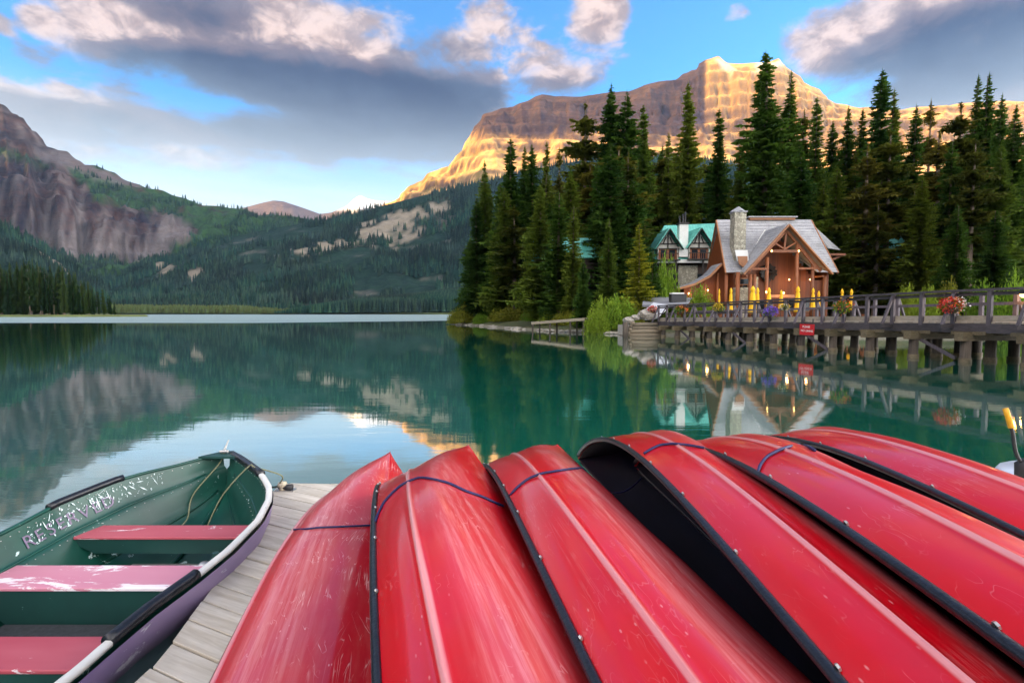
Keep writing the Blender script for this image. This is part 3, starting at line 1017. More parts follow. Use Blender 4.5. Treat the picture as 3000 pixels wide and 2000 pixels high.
MAIN_TREES = [
    (1113, 368, 93, 70, 'spruce', 'thin dark spruce with ragged top at the lake end of the wood'),
    (1095, 455, 90, 80, 'spruce', 'shorter green spruce at the very tip of the wooded point'),
    (1080, 545, 91, 60, 'spruce', 'low spruce leaning over the water at the tip of the wooded point'),
    (1173, 318, 90, 105, 'spruce', 'leftmost tall spruce of the wooded point, full down to the bushes'),
    (1205, 335, 94, 70, 'spruce', 'slim spruce squeezed between two fuller ones near the tip of the point'),
    (1222, 330, 91, 85, 'spruce', 'dense dark spruce just right of the slim one on the wooded point'),
    (1256, 325, 95, 70, 'spruce', 'spruce with a blunt crown before the sunlit talus slope'),
    (1285, 335, 97, 46, 'pine', 'spindly conifer before the golden slope, almost bare'),
    (1345, 238, 84, 95, 'pine', 'tall conifer with an open gappy crown before the sunlit slope'),
    (1404, 193, 82, 120, 'spruce', 'very tall pointed spruce, left one of the pair before the long cliff'),
    (1440, 210, 80, 130, 'spruce', 'very tall dense spruce, right one of the pair before the long cliff'),
    (1478, 240, 90, 90, 'spruce', 'tall dark spruce left of the teal roofed house'),
    (1536, 305, 97, 60, 'spruce', 'narrow spruce peeping up left of the chimney with the thin trunk before it'),
    (1581, 190, 92, 110, 'spruce', 'tall tapering spruce rising right behind the teal roof and its chimney'),
    (1652, 250, 90, 90, 'spruce', 'spruce standing behind the stone chimney of the timber cabin'),
    (1700, 330, 88, 90, 'spruce', 'middle sized spruce behind the ridge of the timber cabin'),
    (1759, 120, 86, 165, 'spruce', 'tallest and broadest spruce of all, over the cabin roof'),
    (1818, 163, 90, 95, 'spruce', 'slim tall spruce just right of the broadest one'),
    (1848, 250, 92, 70, 'pine', 'thin conifer between two darker spruces over the cabin gable'),
    (1877, 222, 88, 90, 'spruce', 'dark cone shaped spruce over the right end of the cabin roof'),
    (1840, 330, 76, 120, 'spruce', 'fresh green full spruce close behind the cabin gable'),
    (1925, 385, 70, 120, 'spruce', 'fresh green spruce with hanging boughs at the right corner of the cabin'),
    (1913, 275, 92, 80, 'spruce', 'round topped dark spruce in the dip of the tree line'),
    (1950, 242, 90, 75, 'spruce', 'left one of two even sized spruces in the dip of the tree line'),
    (1982, 250, 90, 85, 'spruce', 'right one of two even sized spruces in the dip of the tree line'),
    (2027, 160, 84, 130, 'spruce', 'tall broad spruce standing alone above the tree line right of the cabin'),
    (2055, 205, 86, 90, 'spruce', 'spruce grown into the right side of the tall broad one'),
    (1995, 330, 68, 110, 'pine', 'olive brown pine with a long bare lower trunk right of the umbrellas'),
    (2045, 300, 70, 110, 'pine', 'olive pine before the tall broad spruce'),
    (2105, 240, 80, 90, 'spruce', 'dark spruce left of the scraggy bare topped tree'),
    (2139, 228, 84, 70, 'pine', 'scraggy tree with a bare cross-like top'),
    (2160, 300, 68, 115, 'pine', 'broad olive brown pine draped with hanging lichen'),
    (2208, 236, 72, 90, 'pine', 'pale trunked pine, its grey stem showing half way up'),
    (2248, 172, 78, 85, 'spruce', 'left one of the twin pointed spruces high over the bridge'),
    (2273, 168, 76, 90, 'spruce', 'right one of the twin pointed spruces high over the bridge'),
    (2303, 215, 72, 80, 'spruce', 'spruce stepping down right of the twin pointed ones'),
    (2335, 240, 64, 110, 'spruce', 'bushy bright green spruce at the right edge of the picture'),
    (2300, 330, 60, 100, 'spruce', 'lower green spruce in front of the twin pointed pair'),
    (2240, 320, 60, 90, 'pine', 'olive pine with a dark trunk above the bridge lamp'),
    (2400, 200, 66, 120, 'spruce', 'tall spruce cut by the right edge of the picture'),
    (1400, 330, 66, 130, 'spruce', 'dark green spruce with layered boughs below the tall pair'),
    (1455, 400, 68, 110, 'spruce', 'dark conifer filling the gap left of the teal roofed house'),
    (1240, 425, 66, 110, 'spruce', 'full dark green spruce in the middle of the wooded point'),
    (1283, 440, 63, 95, 'spruce', 'dark spruce before the left part of the teal roofed house'),
    (1318, 470, 61, 62, 'spruce', 'green spruce before the right part of the teal roofed house'),
    (1398, 500, 58, 60, 'spruce', 'lower spruce right of the teal roofed house'),
    (1310, 400, 72, 115, 'spruce', 'spruce before the teal roof glimpse, boughs reaching the shore'),
    (1340, 590, 56, 50, 'spruce', 'small layered spruce low down near the landing stage'),
    (1180, 470, 84, 100, 'pine', 'brownish green conifer at the left of the wooded point'),
    (1150, 420, 88, 90, 'spruce', 'green conifer behind the first bushes of the wooded point'),
    (2120, 400, 62, 100, 'spruce', 'green spruce whose boughs hang over the far rail of the bridge'),
    (2200, 470, 56, 100, 'spruce', 'low green spruce close behind the bridge planters'),
    (2290, 480, 50, 110, 'spruce', 'bright green young spruce near the right end of the bridge'),
]
for dx, dy, Y, w, kd, lb in MAIN_TREES:
    tree_px(dx, dy, Y, w, kd, lb)
# larch by the landing
tree_px(1468, 512, 55, 78, 'larch', 'bright yellow green larch on the shore left of the cabin')
tree_px(1500, 575, 57, 46, 'spruce', 'small fresh green tree between the larch and the annex roof')

# crowd of conifers that close the wood behind the first row
FILL = []
def blocked(x, y):
    return (17 < x < 45 and 54 < y < 92) or (1 < x < 15 and y < 74) or (1475 < 1500 + 1500 * x / y < 2105 and y < 92 and x > 14 and 1880 < 1500 + 1500 * x / y) or (x / y > .42 and y < 58 and x < 30)
tries = 0
while len(FILL) < 125 and tries < 4000:
    tries += 1
    dx = R.uniform(1120, 2480); Y = R.uniform(62, 118)
    top = R.uniform(310, 520)
    if dx < 1300: Y = R.uniform(84, 118); top = R.uniform(400, 560)
    p = atd(dx, top, Y)
    if blocked(p.x, Y) or LZ(p.x, Y) < .8: continue
    if any((p.x - q[0]) ** 2 + (Y - q[1]) ** 2 < 7 for q in FILL): continue
    FILL.append((p.x, Y))
    side = 'left' if dx < 1560 else 'right'
    kd = 'pine' if R.random() < (.25 if side == 'left' else .45) else 'spruce'
    sect = [(1200, 'near the tip of the wooded point'), (1290, 'above the yellowish shore bushes'), (1380, 'above the landing stage'), (1470, 'behind the big bright green bush'), (1560, 'behind the larch'),
            (1650, 'behind the teal lodge'), (1760, 'behind the left half of the cabin roof'), (1900, 'behind the right half of the cabin roof'), (2000, 'just right of the cabin'), (2110, 'behind the middle of the bridge'),
            (2220, 'behind the big flower basket'), (2360, 'behind the bridge lantern'), (9999, 'at the right picture edge')]
    wh = next(s_ for lim, s_ in sect if dx < lim)
    look = ('tall ' if top < 415 else 'lower ') + ('olive pine' if kd == 'pine' else 'green spruce')
    tree_px(dx, top, Y, R.uniform(75, 110), kd, look + ' of the crowded inner wood, ' + wh, 'conifers of the inner wood ' + wh)

# stand of spruces on the far left point
topx = [-60, 0, 20, 45, 75, 100, 120, 165, 180, 200, 225, 240, 262]; topy = [600, 592, 604, 596, 590, 612, 608, 610, 640, 645, 658, 668, 690]
for i in range(70):
    dx = -40 + 302 * ((i + R.random()) / 70)
    Y = R.uniform(300, 345) if dx > 20 else R.uniform(300, 380)
    top = float(np.interp(dx, topx, topy)) + abs(R.gauss(0, 20)) - 2
    if i % 7 == 0: top = float(np.interp(dx, topx, topy)) - 2
    tip = atd(dx, min(top, 700), Y)
    H = tip.z - 1.0
    i2 = R.randrange(6)
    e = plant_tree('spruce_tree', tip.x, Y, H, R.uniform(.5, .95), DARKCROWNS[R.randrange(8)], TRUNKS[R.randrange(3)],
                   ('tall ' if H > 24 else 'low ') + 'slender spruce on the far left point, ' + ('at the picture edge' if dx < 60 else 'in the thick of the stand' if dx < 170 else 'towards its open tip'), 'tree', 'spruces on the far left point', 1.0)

# ---- far conifers as one mass on the mountain sides
def far_forest():
    mb = []
    Vv = []; Ff = []
    r = random.Random(3)
    for lv in range(4):
        z0 = .06 + lv * .22; rr = .17 * (1 - lv * .22); n = 7
        b = len(Vv)
        Vv.append((0, 0, z0 + .36))
        for k_ in range(n * 2):
            a = math.pi * k_ / n; q = rr * (1.0 if k_ % 2 else .62)
            Vv.append((q * math.cos(a), q * math.sin(a), z0 + (0 if k_ % 2 else .05)))
        for k_ in range(n * 2):
            Ff.append((b, b + 1 + k_, b + 1 + (k_ + 1) % (n * 2)))
    fm = foliage('far_needles', (.008, .034, .032), (.021, .060, .042), (.034, .070, .034), big=True)
    yel = foliage('far_willow', (.07, .10, .03), (.12, .14, .045), (.06, .10, .03))
    pro = bpy.data.objects.new('far_conifer', mesh('far_conifer', Vv, Ff, fm))
    pro2 = bpy.data.objects.new('far_willow', mesh('far_willow', Vv, Ff, yel))
    gn = {}
    for key, pr in (('c', pro), ('w', pro2)):
        t = bpy.data.node_groups.new('forest_' + key, 'GeometryNodeTree')
        t.interface.new_socket('Geometry', in_out='INPUT', socket_type='NodeSocketGeometry')
        t.interface.new_socket('Geometry', in_out='OUTPUT', socket_type='NodeSocketGeometry')
        a = t.nodes.new('NodeGroupInput'); b = t.nodes.new('NodeGroupOutput')
        inst = t.nodes.new('GeometryNodeInstanceOnPoints'); oi = t.nodes.new('GeometryNodeObjectInfo')
        oi.inputs['Object'].default_value = pr
        oi.inputs['As Instance'].default_value = True
        sc = t.nodes.new('GeometryNodeInputNamedAttribute'); sc.data_type = 'FLOAT_VECTOR'; sc.inputs['Name'].default_value = 'size'
        rv = t.nodes.new('FunctionNodeRandomValue'); rv.data_type = 'FLOAT_VECTOR'
        rv.inputs[0].default_value = (0, 0, 0); rv.inputs[1].default_value = (0, 0, 6.28)
        L = t.links.new
        L(a.outputs[0], inst.inputs['Points']); L(oi.outputs['Geometry'], inst.inputs['Instance'])
        L(sc.outputs['Attribute'], inst.inputs['Scale']); L(rv.outputs[0], inst.inputs['Rotation']); L(inst.outputs[0], b.inputs[0])
        gn[key] = t

    def make(name, pts, key, wide=1.0):
        me = bpy.data.meshes.new(name)
        me.vertices.add(len(pts)); me.vertices.foreach_set('co', pts[:, :3].astype(np.float32).ravel())
        a = me.attributes.new('size', 'FLOAT_VECTOR', 'POINT')
        h = pts[:, 3]; w = h * wide * (.8 + .5 * NR.rand(len(h)))
        a.data.foreach_set('vector', np.column_stack([w, w, h]).astype(np.float32).ravel())
        o = bpy.data.objects.new(name, me); link(o)
        md = o.modifiers.new('scatter', 'NODES'); md.node_group = gn[key]
        return o
    P_ = np.concatenate(FOREST_PTS)
    o = make('distant_forest', P_, 'c', 1.15)
    tag(o, 'dark conifer forest covering the mountain slopes across the lake', 'forest', None, 'stuff')
    # low belt right of centre
    n = 5200
    dx = NR.uniform(630, 1100, n); Y = NR.uniform(1005, 1330, n)
    gx = np.array([atd(a, 700, 1.0).x for a in dx])
    topy_ = np.interp(dx, [630, 700, 760, 850, 950, 1060, 1110], [716, 703, 694, 682, 674, 660, 655])
    tz = (720 - topy_) * DS / F * Y
    h = np.clip(NR.uniform(18, 30, n), 8, None)
    base = np.maximum(tz - h, 0) * np.clip((Y - 1000) / 200, 0, 1) ** .8 + 2
    h = np.minimum(h, np.maximum(tz - base + 2, 6))
    tag(make('shore_forest', np.column_stack([gx * Y, Y, base, h]), 'c', 1.0), 'lighter conifer belt on the far shore in front of the mountain', 'forest', None, 'stuff')
    # ground below that belt
    u = np.linspace(atd(600, 700, 1).x, atd(1250, 700, 1).x, 60); yy = np.linspace(1002, 1345, 24)
    U, YY = np.meshgrid(u, yy)
    dxx = np.interp(U, [atd(a, 700, 1.0).x for a in range(600, 1260, 10)], list(range(600, 1260, 10)))
    tpy = np.interp(dxx, [630, 700, 760, 850, 950, 1060, 1110], [716, 703, 694, 682, 674, 660, 655])
    Z = np.maximum((720 - tpy) * DS / F * YY - 24, 0) * np.clip((YY - 1000) / 200, 0, 1) ** .8 + 1.5
    V = np.stack([U * YY, YY, Z], -1).reshape(-1, 3); idx = np.arange(U.size).reshape(U.shape)
    Q = np.stack([idx[:-1, :-1], idx[:-1, 1:], idx[1:, 1:], idx[1:, :-1]], -1).reshape(-1, 4)
    tag(link(bpy.data.objects.new('foothill', fastmesh('foothill', V, Q, plain('foothill_green', (.03, .06, .02), .95, scale=.02), True))), kind='structure')
    # willow marsh left of centre
    n = 4200
    dx = NR.uniform(250, 680, n); Y = NR.uniform(1050, 1190, n)
    gx = np.array([atd(a, 700, 1.0).x for a in dx])
    h = NR.uniform(7, 16, n) * np.interp(dx, [250, 560, 650], [1, .9, .45])
    tag(make('marsh_willows', np.column_stack([gx * Y, Y, 2 + (Y - 1050) * .05, h]), 'w', 1.6), 'yellow green willow thicket along the flat shore at the head of the lake', 'thicket', None, 'stuff')
far_forest()
# ------------------------------------------------------------------ timber cabin across the inlet
M_CEDAR = wood('cedar_boards', (.125, .029, .006), (.215, .058, .011), 2, .6, 2.5)
M_LOG = wood('log_timber', (.20, .060, .020), (.31, .105, .035), 2, .6, 2.5)
M_FASCIA = wood('fascia_board', (.30, .12, .045), (.42, .19, .08), 1, .6, 2.5)
M_DARKWOOD = plain('dark_stained_wood', (.028, .022, .018), .7, var=.4, scale=4)
M_GLASS = plain('window_glass', (.015, .02, .025), .08, var=.1)
M_WHITE = plain('white_paint', (.72, .72, .68), .6, var=.08)
M_BLACK = plain('black_metal', (.018, .018, .020), .5, var=.2)
M_LAMP = plain('warm_lamp', (.9, .6, .3), .5, emit=(1.0, .55, .16), estr=3.0)


def shingle_mat():
    m_, g, bs = new_mat('grey_shingles')
    tc = g.n('ShaderNodeTexCoord'); oi = g.n('ShaderNodeObjectInfo'); geo = g.n('ShaderNodeNewGeometry')
    n_ = g.noise(geo.outputs['Position'], 1.1, 6, .65); n2 = g.noise(geo.outputs['Position'], 14.0, 3, .6)
    c = g.mix(g.smooth(n_, .3, .7), (.20, .205, .215), (.36, .36, .37))
    c = g.mix(g.smooth(n2, .35, .75), c, (.47, .47, .48))
    c = g.mix(g.mul(g.smooth(g.noise(geo.outputs['Position'], .35, 4, .6), .5, .7), .4), c, (.12, .13, .11))
    g.put(bs.inputs['Base Color'], c); bs.inputs['Roughness'].default_value = .85
    return m_
M_SHINGLE = shingle_mat()


def stone_mat(name, a, b, mortar, sc):
    m_, g, bs = new_mat(name)
    geo = g.n('ShaderNodeNewGeometry'); P = geo.outputs['Position']
    vo = g.n('ShaderNodeTexVoronoi', feature='DISTANCE_TO_EDGE'); g.put(vo.inputs['Vector'], P); vo.inputs['Scale'].default_value = sc
    vc = g.n('ShaderNodeTexVoronoi'); g.put(vc.inputs['Vector'], P); vc.inputs['Scale'].default_value = sc
    r_, g_, b_ = g.sep(vc.outputs['Color'])
    c = g.mix(r_, a, b); c = g.mix(g.smooth(vo.outputs['Distance'], .0, .07, 1, 0), c, mortar)
    g.put(bs.inputs['Base Color'], c); bs.inputs['Roughness'].default_value = .9
    bp = g.n('ShaderNodeBump'); bp.inputs['Strength'].default_value = .8; bp.inputs['Distance'].default_value = .05
    g.put(bp.inputs['Height'], g.smooth(vo.outputs['Distance'], 0, .12)); g.put(bs.inputs['Normal'], bp.outputs[0])
    return m_
M_STONE = stone_mat('field_stone', (.28, .26, .20), (.52, .49, .38), (.16, .15, .13), 3.2)


def roof_plane(parent, quad, mat, course=.42, thick=.10, name='roof', pname='shingle_course', taper=False):
    """a roof slope from ridge-left, ridge-right, eave-right, eave-left; courses of shingles overlap down the slope"""
    a, b, c, d = [Vector(p) for p in quad]
    nrm_ = (b - a).cross(d - a).normalized()
    if nrm_.z < 0: nrm_ = -nrm_
    slab = MB().poly([a, b, c, d], thick, nrm_).build(name, mat, parent)
    n = max(2, int(((d - a).length + (c - b).length) / 2 / course))
    rr = random.Random(n)
    for i in range(n):
        t0, t1 = i / n, (i + 1.12) / n
        t1 = min(t1, 1.01)
        l0, r0 = a.lerp(d, t0), b.lerp(c, t0)
        l1, r1 = a.lerp(d, t1), b.lerp(c, t1)
        m = max(1, int((r1 - l1).length / .8))
        mb = MB()
        for k_ in range(m):
            f0, f1 = k_ / m, (k_ + 1) / m
            j = (rr.random() - .5) * .05
            up0 = nrm_ * .012; up1 = nrm_ * (.05 + rr.random() * .03)
            dn = (d - a).normalized() * j
            p = [l0.lerp(r0, f0) + up0, l0.lerp(r0, f1) + up0, l1.lerp(r1, f1) + up1 + dn, l1.lerp(r1, f0) + up1 + dn]
            mb.poly(p, .03, nrm_)
        mb.build(pname, mat, slab)
    return slab


def cabin():
    c = thing('timber_cabin', 'cedar timber cabin with steep grey shingle roof, stone chimney and open truss gable', 'cabin', (31, 62, 1.5))
    W = Matrix.Translation((-31, -62, -1.5))

    def P(v): return W @ Vector(v)

    class L(MB):
        def build(s, *a, **k_):
            s.V = [W @ Vector(v) for v in s.V]
            return MB.build(s, *a, **k_)
    # main corner data
    RL, RR = (25.3, 64, 13.55), (36.9, 64, 13.55)
    EL_, ER = (24.7, 59.4, 6.75), (37.55, 59.4, 6.75)
    BL, BR = (26.0, 68.6, 7.6), (38.6, 68.6, 7.6)
    # front slope split round the front gable (valleys)
    G0 = (30.75, 57.6, 11.95); GL = (25.85, 57.6, 6.46); GR = (35.75, 57.6, 6.5); GB = (30.75, 62.9, 11.9)
    VL = (26.9, 59.75, 7.25); VR = (34.9, 59.75, 7.3)
    def RP(q, **k_): return roof_plane(c, [P(v) for v in q], M_SHINGLE, **k_)
    RP([RL, (30.75, 64, 13.55), (30.75, 62.85, 11.88), (25.2, 62.85, 11.9)], name='roof')
    RP([(30.75, 64, 13.55), RR, (37.0, 62.85, 11.9), (30.75, 62.85, 11.88)], name='roof')
    RP([(25.2, 62.85, 11.9), (30.7, 62.85, 11.88), (26.6, 59.4, 6.78), EL_], name='roof')
    RP([(30.8, 62.85, 11.88), (37.0, 62.85, 11.9), ER, (35.2, 59.4, 6.78)], name='roof')
    RP([RR, RL, BL, BR], name='roof')
    # front gable slopes
    for s, foot, val in ((-1, GL, VL), (1, GR, VR)):
        q = [G0, GB, (val[0], 60.2, val[2] + .15), foot] if s > 0 else [GB, G0, foot, (val[0], 60.2, val[2] + .15)]
        roof_plane(c, [P((v[0], v[1], v[2] + .12)) for v in q], M_SHINGLE, name='gable_roof')
    # raised ridge vent with a dark slot under it
    mb = L().box((32.0, 63.9, 13.62), (5.6, .6, .28)); mb.build('ridge_vent', M_FASCIA, c)
    mb = L().box((32.0, 63.9, 13.83), (6.0, .9, .14)); mb.build('ridge_cap', M_SHINGLE, c)
    # rear right roof piece that sticks out past the front slope
    roof_plane(c, [P(v) for v in [(36.95, 64.4, 13.45), (37.4, 65.4, 13.45), (42.2, 66.4, 10.15), (38.3, 62.4, 9.85)]], M_SHINGLE, name='side_roof')
    mb = L().box((39.6, 65.2, 9.3), (3.6, 2.4, .25)).bar((38.2, 64, 8.0), (41.4, 64.6, 9.3), .22, .22).bar((38.2, 66, 8.0), (41.4, 66.0, 9.3), .22, .22)
    mb.build('eave_bracket', M_LOG, c)
    # verge boards
    for a, b in ((RL, EL_), (RL, BL), (RR, ER)):
        L().bar(Vector(a) + Vector((-.05 if a is RL else .05, 0, -.12)), Vector(b) + Vector((-.05 if a is RL else .05, 0, -.12)), .12, .28).build('verge_board', M_FASCIA, c)
    for foot in (GL, GR):
        L().bar(Vector(G0) + Vector((0, -.08, -.12)), Vector(foot) + Vector((0, -.08, -.12)), .14, .46, Vector((0, 1, 0))).build('barge_board', M_FASCIA, c)
    for foot, val in ((GL, VL), (GR, VR)):
        L().bar((GB[0], GB[1] - .05, GB[2] + .22), (val[0], 60.1, val[2] + .33), .16, .04).build('valley_flashing', M_WHITE, c)
    # walls
    L().box((25.9, 64, 4.4), (.2, 8.0, 6.2)).build('wall', M_CEDAR, c)
    L().poly([(25.8, 60.2, 7.4), (25.8, 64, 12.9), (25.8, 67.8, 7.6)], .2, Vector((1, 0, 0))).build('gable_wall', M_CEDAR, c)
    L().box((31.2, 68.0, 4.6), (10.8, .2, 6.4)).build('wall', M_CEDAR, c)
    L().box((36.8, 64, 4.6), (.2, 8.0, 6.4)).build('wall', M_CEDAR, c)
    # front wall as boards
    Bx = 26.2
    rr = random.Random(4)
    hts = lambda x: max(5.9, min(11.4 - abs(x - 30.75) * 1.12, 11.2))
    brd = MB().box((0, 0, .5), (.262, .06, 1.0))
    bme = mesh('board', brd.V, brd.F, M_CEDAR)
    x = 26.2
    while x < 36.6:
        o = bpy.data.objects.new('board', bme); link(o, c)
        o.location = P((x + .135, 60.6 + rr.random() * .015, 1.3)); o.scale = (1, 1, hts(x + .135) - 1.3)
        x += .27
    # posts and beams of the open gable
    def post(x, y, z1, r_=.19, z0=1.3): L().tube([(x, y, z0), (x, y, z1)], r_, 10).build('post', M_LOG, c, True)
    for x, z1 in ((26.9, 6.4), (28.75, 8.3), (32.1, 9.7), (33.9, 7.7), (35.3, 6.2), (29.95 - 2.6, 6.4)):
        post(x, 58.1, z1)
    post(24.95, 59.9, 6.6); post(25.9, 59.0, 6.7, .22)
    for a, b, w in (((29.1, 58.0, 8.97), (32.1, 58.0, 8.97), .30), ((26.3, 58.0, 7.0), (28.8, 58.0, 7.0), .22), ((32.2, 58.0, 7.05), (34.8, 58.0, 7.05), .22), ((30.55, 58.0, 9.0), (30.75, 58.0, 11.3), .2),
                    ((30.7, 58.05, 11.2), (26.7, 58.05, 6.75), .24), ((30.8, 58.05, 11.2), (34.8, 58.05, 6.75), .24), ((32.1, 58.0, 9.6), (34.2, 58.0, 7.1), .18), ((30.6, 58.0, 9.2), (29.5, 58.0, 9.9), .16), ((30.6, 58.0, 9.2), (31.8, 58.0, 9.9), .16),
                    ((26.4, 60.2, 6.2), (26.4, 57.9, 6.2), .2), ((35.0, 60.2, 6.2), (35.0, 57.9, 6.2), .2)):
        L().bar(a, b, w, w).build('beam', M_LOG, c)
    L().bar((28.7, 58.1, 3.95), (32.3, 58.1, 3.95), .22, .32).build('door_beam', M_FASCIA, c)
    # round dark wreath-like ornament above the doors
    orn = L()
    for i in range(28):
        a = i / 28 * 6.283
        rr_ = .95 + .10 * math.sin(i * 2.4)
        orn.tube([(29.95 + rr_ * .45 * math.cos(a), 60.25, 6.75 + rr_ * .45 * math.sin(a)), (29.95 + rr_ * math.cos(a), 60.2, 6.75 + rr_ * math.sin(a))], .14, 5)
    orn.lathe([(.05, -.3), (.5, 0), (.05, .3)], (29.95, 60.25, 6.75), 10)
    orn.tube([(29.95, 60.2, 6.0), (29.98, 60.2, 4.7)], [.22, .03], 5)
    orn.build('ornament', M_DARKWOOD, c)
    # double doors with dark panes
    for s in (0, 1):
        d = L().box((29.35 + s * 1.02, 60.50, 2.5), (.98, .08, 2.35)).build('door', M_LOG, c)
        L().box((29.35 + s * 1.02, 60.44, 2.75), (.66, .03, 1.5)).build('pane', M_GLASS, d)
        L().box((29.35 + s * 1.02 + (.36 if s == 0 else -.36), 60.42, 2.3), (.04, .06, .3)).build('handle', M_BLACK, d)
    for x, z, w, h in ((27.4, 5.0, .7, 1.2), (33.1, 3.0, 1.1, 1.6), (34.6, 3.0, 1.0, 1.6), (28.0, 2.9, .35, .8)):
        wn = L().box((x, 60.53, z), (w, .08, h)).build('window', M_FASCIA, c)
        L().box((x, 60.47, z), (w - .16, .03, h - .16)).build('pane', M_GLASS, wn)
    # stone panels
    for x, w, z in ((26.6, 1.75, 5.0), (28.1, .6, 6.2)):
        L().box((x, 59.6, (1.2 + z) / 2 - .3), (w, .5, z - 1.2 + .6)).build('stone_pier', M_STONE, c)
    # the glazed upper band beside the chimney
    wn = L().box((26.7, 59.72, 5.7), (1.6, .1, .8)).build('window', M_FASCIA, c)
    L().box((26.7, 59.65, 5.7), (1.4, .03, .62)).build('pane', M_GLASS, wn)
    # chimney
    ch = L().box((26.6, 60.9, 10.2), (1.35, 1.3, 7.2)).build('chimney', M_STONE, c)
    L().box((26.6, 60.9, 13.82), (1.55, 1.5, .14)).lathe([(1.02, 0), (.04, .62)], (26.6, 60.9, 13.9), 4).build('chimney_cap', M_SHINGLE, ch)
    L().poly([(25.85, 59.9, 9.3), (27.3, 59.9, 9.3), (27.3, 59.5, 8.0), (25.95, 59.5, 8.0)], .1).build('flashing', M_WHITE, ch)
    L().poly([(26.0, 59.55, 8.55), (27.15, 59.55, 8.55), (27.0, 59.15, 7.6), (26.5, 59.1, 7.25), (26.05, 59.15, 7.6)], .1).build('saddle', M_FASCIA, ch)
    # left annex with its swooping roof
    top = [(25.6, 66.0, 8.1), (24.6, 66.2, 6.9), (23.0, 66.4, 5.9), (21.3, 66.6, 5.35)]
    bot = [(24.6, 60.5, 7.9), (23.3, 60.6, 6.5), (21.6, 60.8, 5.55), (19.6, 61.0, 5.0)]
    for i in range(3):
        roof_plane(c, [P(top[i]), P(bot[i]), P(bot[i + 1]), P(top[i + 1])], M_SHINGLE, course=.5, name='annex_roof')
        L().bar(Vector(bot[i]) - Vector((0, .05, .12)), Vector(bot[i + 1]) - Vector((0, .05, .12)), .1, .26).build('fascia', M_FASCIA, c)
    L().poly([(20.6, 61.6, 1.2), (25.8, 61.6, 1.2), (25.8, 61.6, 8.2), (24.6, 61.6, 7.6), (23.3, 61.6, 6.3), (21.6, 61.6, 5.4), (20.6, 61.6, 5.1)], .2, Vector((0, -1, 0))).build('annex_wall', M_CEDAR, c)
    L().box((20.7, 64.0, 3.1), (.2, 4.6, 4.0)).build('annex_wall', M_CEDAR, c)
    for x in (21.2, 22.9, 24.4):
        L().tube([(x, 61.0, 1.2), (x, 61.0, 5.0 + (x - 21.2) * .55)], .12, 8).build('post', M_LOG, c, True)
    # lit lamps (the photograph shows them burning)
    for x, y, z in ((20.95, 60.9, 4.35), (23.2, 60.9, 4.75), (29.1, 57.85, 8.98), (32.15, 57.85, 8.98), (30.3, 57.9, 4.35), (30.6, 57.9, 4.3), (28.6, 57.8, 4.4)):
        L().lathe([(.03, -.12), (.10, 0), (.03, .12)], (x, y, z), 8).build('lamp', M_LAMP, c, True)
        if z < 5:
            ld = bpy.data.lights.new('lamp_light', 'POINT'); ld.energy = 7; ld.color = (1, .55, .22); ld.shadow_soft_size = .15
            lo = bpy.data.objects.new('lamp_light', ld); link(lo, c); lo.location = P((x, y - .3, z))
    for x in (28.0, 32.0, 34.4):
        ld = bpy.data.lights.new('porch_light', 'POINT'); ld.energy = 13; ld.color = (1, .52, .2); ld.shadow_soft_size = .2
        lo = bpy.data.objects.new('porch_light', ld); link(lo, c); lo.location = P((x, 59.4, 5.8))
        L().lathe([(.03, -.08), (.09, 0), (.03, .08)], (x, 59.4, 5.9), 8).build('lamp', M_LAMP, c, True)
cabin()

# ------------------------------------------------------------------ teal roofed lodge behind it
def teal_mat():
    m_, g, bs = new_mat('teal_metal_roof')
    geo = g.n('ShaderNodeNewGeometry')
    x, y, z = g.sep(geo.outputs['Position'])
    w_ = g.m('FRACT', g.mul(x, 2.2))
    n_ = g.noise(geo.outputs['Position'], .8, 5, .6)
    c = g.mix(g.smooth(n_, .3, .7), (.10, .46, .38), (.20, .62, .52))
    c = g.mix(g.smooth(w_, .0, .12, 1, 0), c, (.06, .28, .24))
    g.put(bs.inputs['Base Color'], c); bs.inputs['Roughness'].default_value = .5
    return m_
M_TEAL = teal_mat()
M_PLASTER = plain('cream_plaster', (.50, .48, .42), .8, var=.12)
M_DARKBROWN = wood('dark_log_wall', (.045, .028, .02), (.07, .042, .03), 0, .7, 2)


